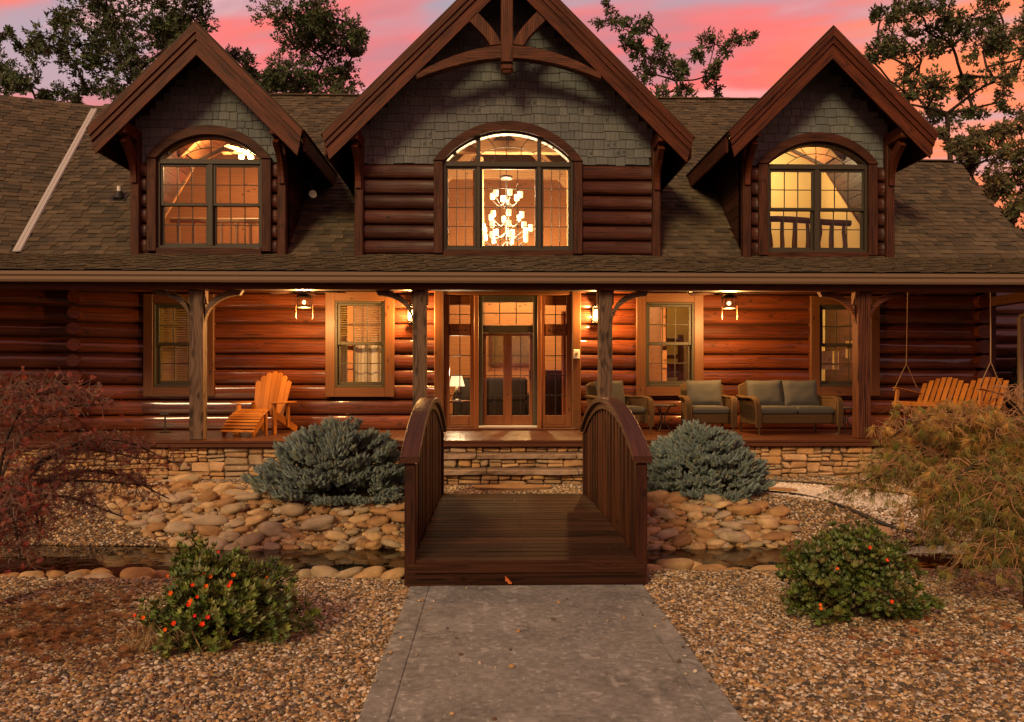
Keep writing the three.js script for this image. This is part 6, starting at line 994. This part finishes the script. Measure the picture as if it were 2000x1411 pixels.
maple('red laceleaf maple with bare grey twigs leaning over the stream', 6.2, [-60, 1190], [
  [[[-20, 1000, 6.1], [40, 860, 5.9], [120, 800, 5.7], [200, 790, 5.5]], 70, 0.32, 0.05, 0], [[[-10, 960, 6.3], [20, 840, 6.3], [60, 780, 6.3], [110, 765, 6.2]], 70, 0.28, 0.05, 0],
  [[[0, 1020, 6.0], [80, 900, 5.6], [180, 880, 5.3], [290, 900, 5.0]], 70, 0.30, -0.2, 0], [[[0, 1050, 6.0], [60, 950, 5.8], [170, 940, 5.5], [300, 950, 5.2]], 60, 0.28, -0.25, 1], [[[-20, 1080, 6.2], [40, 980, 6.0], [120, 970, 5.8], [240, 1010, 5.5]], 60, 0.25, -0.35, 1], [[[10, 1000, 6.0], [120, 880, 5.4], [230, 860, 5.1], [340, 905, 4.8]], 60, 0.30, -0.2, 0], [[[0, 1010, 6.0], [110, 930, 5.5], [220, 925, 5.2], [330, 975, 4.9]], 50, 0.28, -0.3, 1],
  [[[-40, 1050, 6.4], [10, 960, 6.4], [50, 960, 6.4], [80, 1040, 6.4]], 100, 0.26, -0.4, 0], [[[-50, 1080, 6.5], [-10, 1000, 6.6], [20, 1000, 6.7], [40, 1090, 6.7]], 110, 0.24, -0.4, 0], [[[-60, 1000, 6.2], [-30, 880, 6.2], [0, 800, 6.2], [20, 760, 6.2]], 60, 0.26, 0, 0]],
  [redC, redDk], greyTwig, 0.85, 3, 2, 0.42, lace);
maple('weeping laceleaf maple in orange and olive with bare twigs on top', 6.0, [2010, 1190], [
  [[[2000, 1000, 5.9], [1960, 880, 5.8], [1880, 860, 5.6], [1780, 890, 5.3]], 79, 0.36, -0.10, 1], [[[1990, 960, 6.1], [1950, 850, 6.1], [1900, 830, 6.1], [1830, 840, 6.0]], 79, 0.34, -0.05, 1], [[[2010, 970, 5.9], [2000, 870, 5.9], [1980, 840, 5.9], [1950, 830, 5.9]], 64, 0.30, 0.1, 1],
  [[[1990, 1000, 6.0], [1920, 900, 5.9], [1820, 890, 5.7], [1700, 940, 5.3]], 108, 0.34, -0.3, 0], [[[1980, 1020, 6.1], [1900, 930, 6.1], [1840, 930, 6.1], [1780, 1000, 6.0]], 93, 0.34, -0.4, 1], [[[1990, 1000, 6.2], [1960, 920, 6.3], [1930, 940, 6.4], [1890, 1040, 6.4]], 122, 0.34, -0.45, 0], [[[2000, 1010, 6.3], [1990, 940, 6.5], [1960, 970, 6.6], [1930, 1090, 6.6]], 129, 0.32, -0.5, 0], [[[2020, 1010, 6.3], [2020, 940, 6.5], [2000, 980, 6.6], [1985, 1090, 6.7]], 115, 0.32, -0.5, 0], [[[1990, 980, 6.1], [1930, 900, 6.2], [1860, 950, 6.3], [1840, 1060, 6.2]], 93, 0.30, -0.5, 0], [[[2040, 980, 6.0], [2060, 880, 6.0], [2060, 850, 6.0], [2080, 900, 6.0]], 64, 0.36, -0.2, 1],
  [[[1990, 960, 5.9], [1900, 850, 5.7], [1780, 880, 5.4], [1650, 970, 5.1]], 95, 0.30, -0.25, 0], [[[1980, 940, 5.9], [1890, 830, 5.8], [1800, 820, 5.6], [1720, 870, 5.3]], 55, 0.30, -0.05, 1], [[[1990, 920, 6.0], [1950, 840, 6.0], [1900, 815, 6.0], [1850, 815, 5.9]], 40, 0.22, 0.15, 2], [[[2010, 900, 6.0], [2000, 820, 6.0], [1985, 790, 6.0], [1965, 775, 6.0]], 40, 0.20, 0.25, 2]],
  [grnC, orgC], tanTwig, 0.8, 3, 3, 0.72, strand);

// ---------------------------------------------------------------- litter, grass tufts, fallen leaves
srand(1900);
{
  const l = []; for (let k = 0; k < 1700; k++) { const a = R(0, 6.283), r = 1.15 * rnd(), c = atY(rnd() < 0.7 ? 120 : 60, rnd() < 0.6 ? 1240 : 1190, 0), x = c[0] + Math.cos(a) * r * 0.95, z = c[2] + Math.sin(a) * r * 0.75; if (z < stN(x) + 0.1) continue; l.push([V3(x, groundY(x, z) + R(0.012, 0.028), z), new THREE.Quaternion().setFromEuler(new THREE.Euler(R(1.2, 1.9), 0, R(0, 6.28))), R(0.35, 0.75), tint(pick([[0.20, 0.09, 0.035], [0.15, 0.06, 0.025], [0.26, 0.13, 0.05], [0.12, 0.05, 0.022]]), R(0.7, 1.2))]); }
  const im = copies('leaf_litter', lace, std([1, 1, 1], 0.9), l, scene); tag(im, 'rusty fallen leaf litter under the red maple', 'leaf litter', null, 'stuff');
  const l2 = []; for (let k = 0; k < 170; k++) { const c = atY(R(1640, 2000), R(1185, 1300), 0); l2.push([V3(c[0], groundY(c[0], c[2]) + R(0.01, 0.025), c[2]), new THREE.Quaternion().setFromEuler(new THREE.Euler(R(1.2, 1.9), 0, R(0, 6.28))), R(0.35, 0.7), tint(pick([[0.28, 0.10, 0.035], [0.20, 0.08, 0.03], [0.34, 0.16, 0.06]]), R(0.7, 1.2))]); }
  const im2 = copies('leaf_litter_001', lace, std([1, 1, 1], 0.9), l2, scene); tag(im2, 'rusty fallen leaf litter under the green bush and weeping maple', 'leaf litter', null, 'stuff');
  const blade = leafShape(0.22, 0.006, 0.1), gl = []; for (const [px, py, n, w, col] of [[330, 1268, 90, 0.28, [0.32, 0.22, 0.09]], [540, 1220, 70, 0.16, [0.12, 0.14, 0.04]], [440, 1235, 120, 0.35, [0.09, 0.12, 0.03]], [560, 1190, 60, 0.15, [0.16, 0.15, 0.05]], [1590, 1195, 40, 0.2, [0.35, 0.22, 0.09]]]) { const c = atY(px, py, 0); for (let k = 0; k < n; k++) { const x = c[0] + R(-w, w), z = c[2] + R(-0.08, 0.08); gl.push([V3(x, groundY(x, z), z), UPQ(V3(R(-0.9, 0.9), R(0.35, 1), R(-0.5, 0.7)), R(0, 6)), V3(1, R(0.5, 1.2), 1), tint(col, R(0.7, 1.3))]); } }
  const gr = copies('grass_tufts', blade, leafM(), gl, scene); tag(gr, 'thin grass blades round the flowering bushes', 'grass', null, 'stuff');
  const leafG = spray(1, 0.09, 0.06, 1.4, { lobes: 1 }), oak = [std([0.55, 0.16, 0.04], 0.8), std([0.45, 0.20, 0.07], 0.8)];
  const fall = (px, py, y, label, k, s = 1, tilt = 0.1) => { const p = atY(px, py, y), m = obj('fallen_leaf', leafG, oak[k]); m.position.set(p[0], y + 0.012, p[2]); m.rotation.set(tilt, R(0, 6), 0); m.scale.setScalar(s); tag(m, label, 'leaf'); };
  fall(1000, 1144, 0.004, 'orange oak leaf on the path against the footbridge front board', 0, 1.0); fall(900, 975, DECK + 0.002, 'small brown leaf on the bridge deck near the railing', 1, 0.6); fall(462, 1248, 0, 'curled orange leaf at the foot of the flowering bush', 0, 0.9, 0.5); fall(598, 1296, 0, 'small orange leaf lying alone on the gravel', 0, 0.5); fall(1608, 1190, 0, 'orange leaf at the foot of the dense green bush', 0, 0.8, 0.4); fall(1650, 1216, 0, 'orange brown leaf on the gravel under the maple', 1, 0.7);
  const p = atY(999, 1305, 0), st = new THREE.Mesh(rockG[3], M.rocks[0]); st.name = numbered('pebble'); st.scale.set(0.016, 0.012, 0.014); st.position.set(p[0], 0.009, p[2]); st.castShadow = true; scene.add(st); tag(st, 'single tan pebble lying on the concrete path', 'pebble');
}
renderer.render(scene, camera);
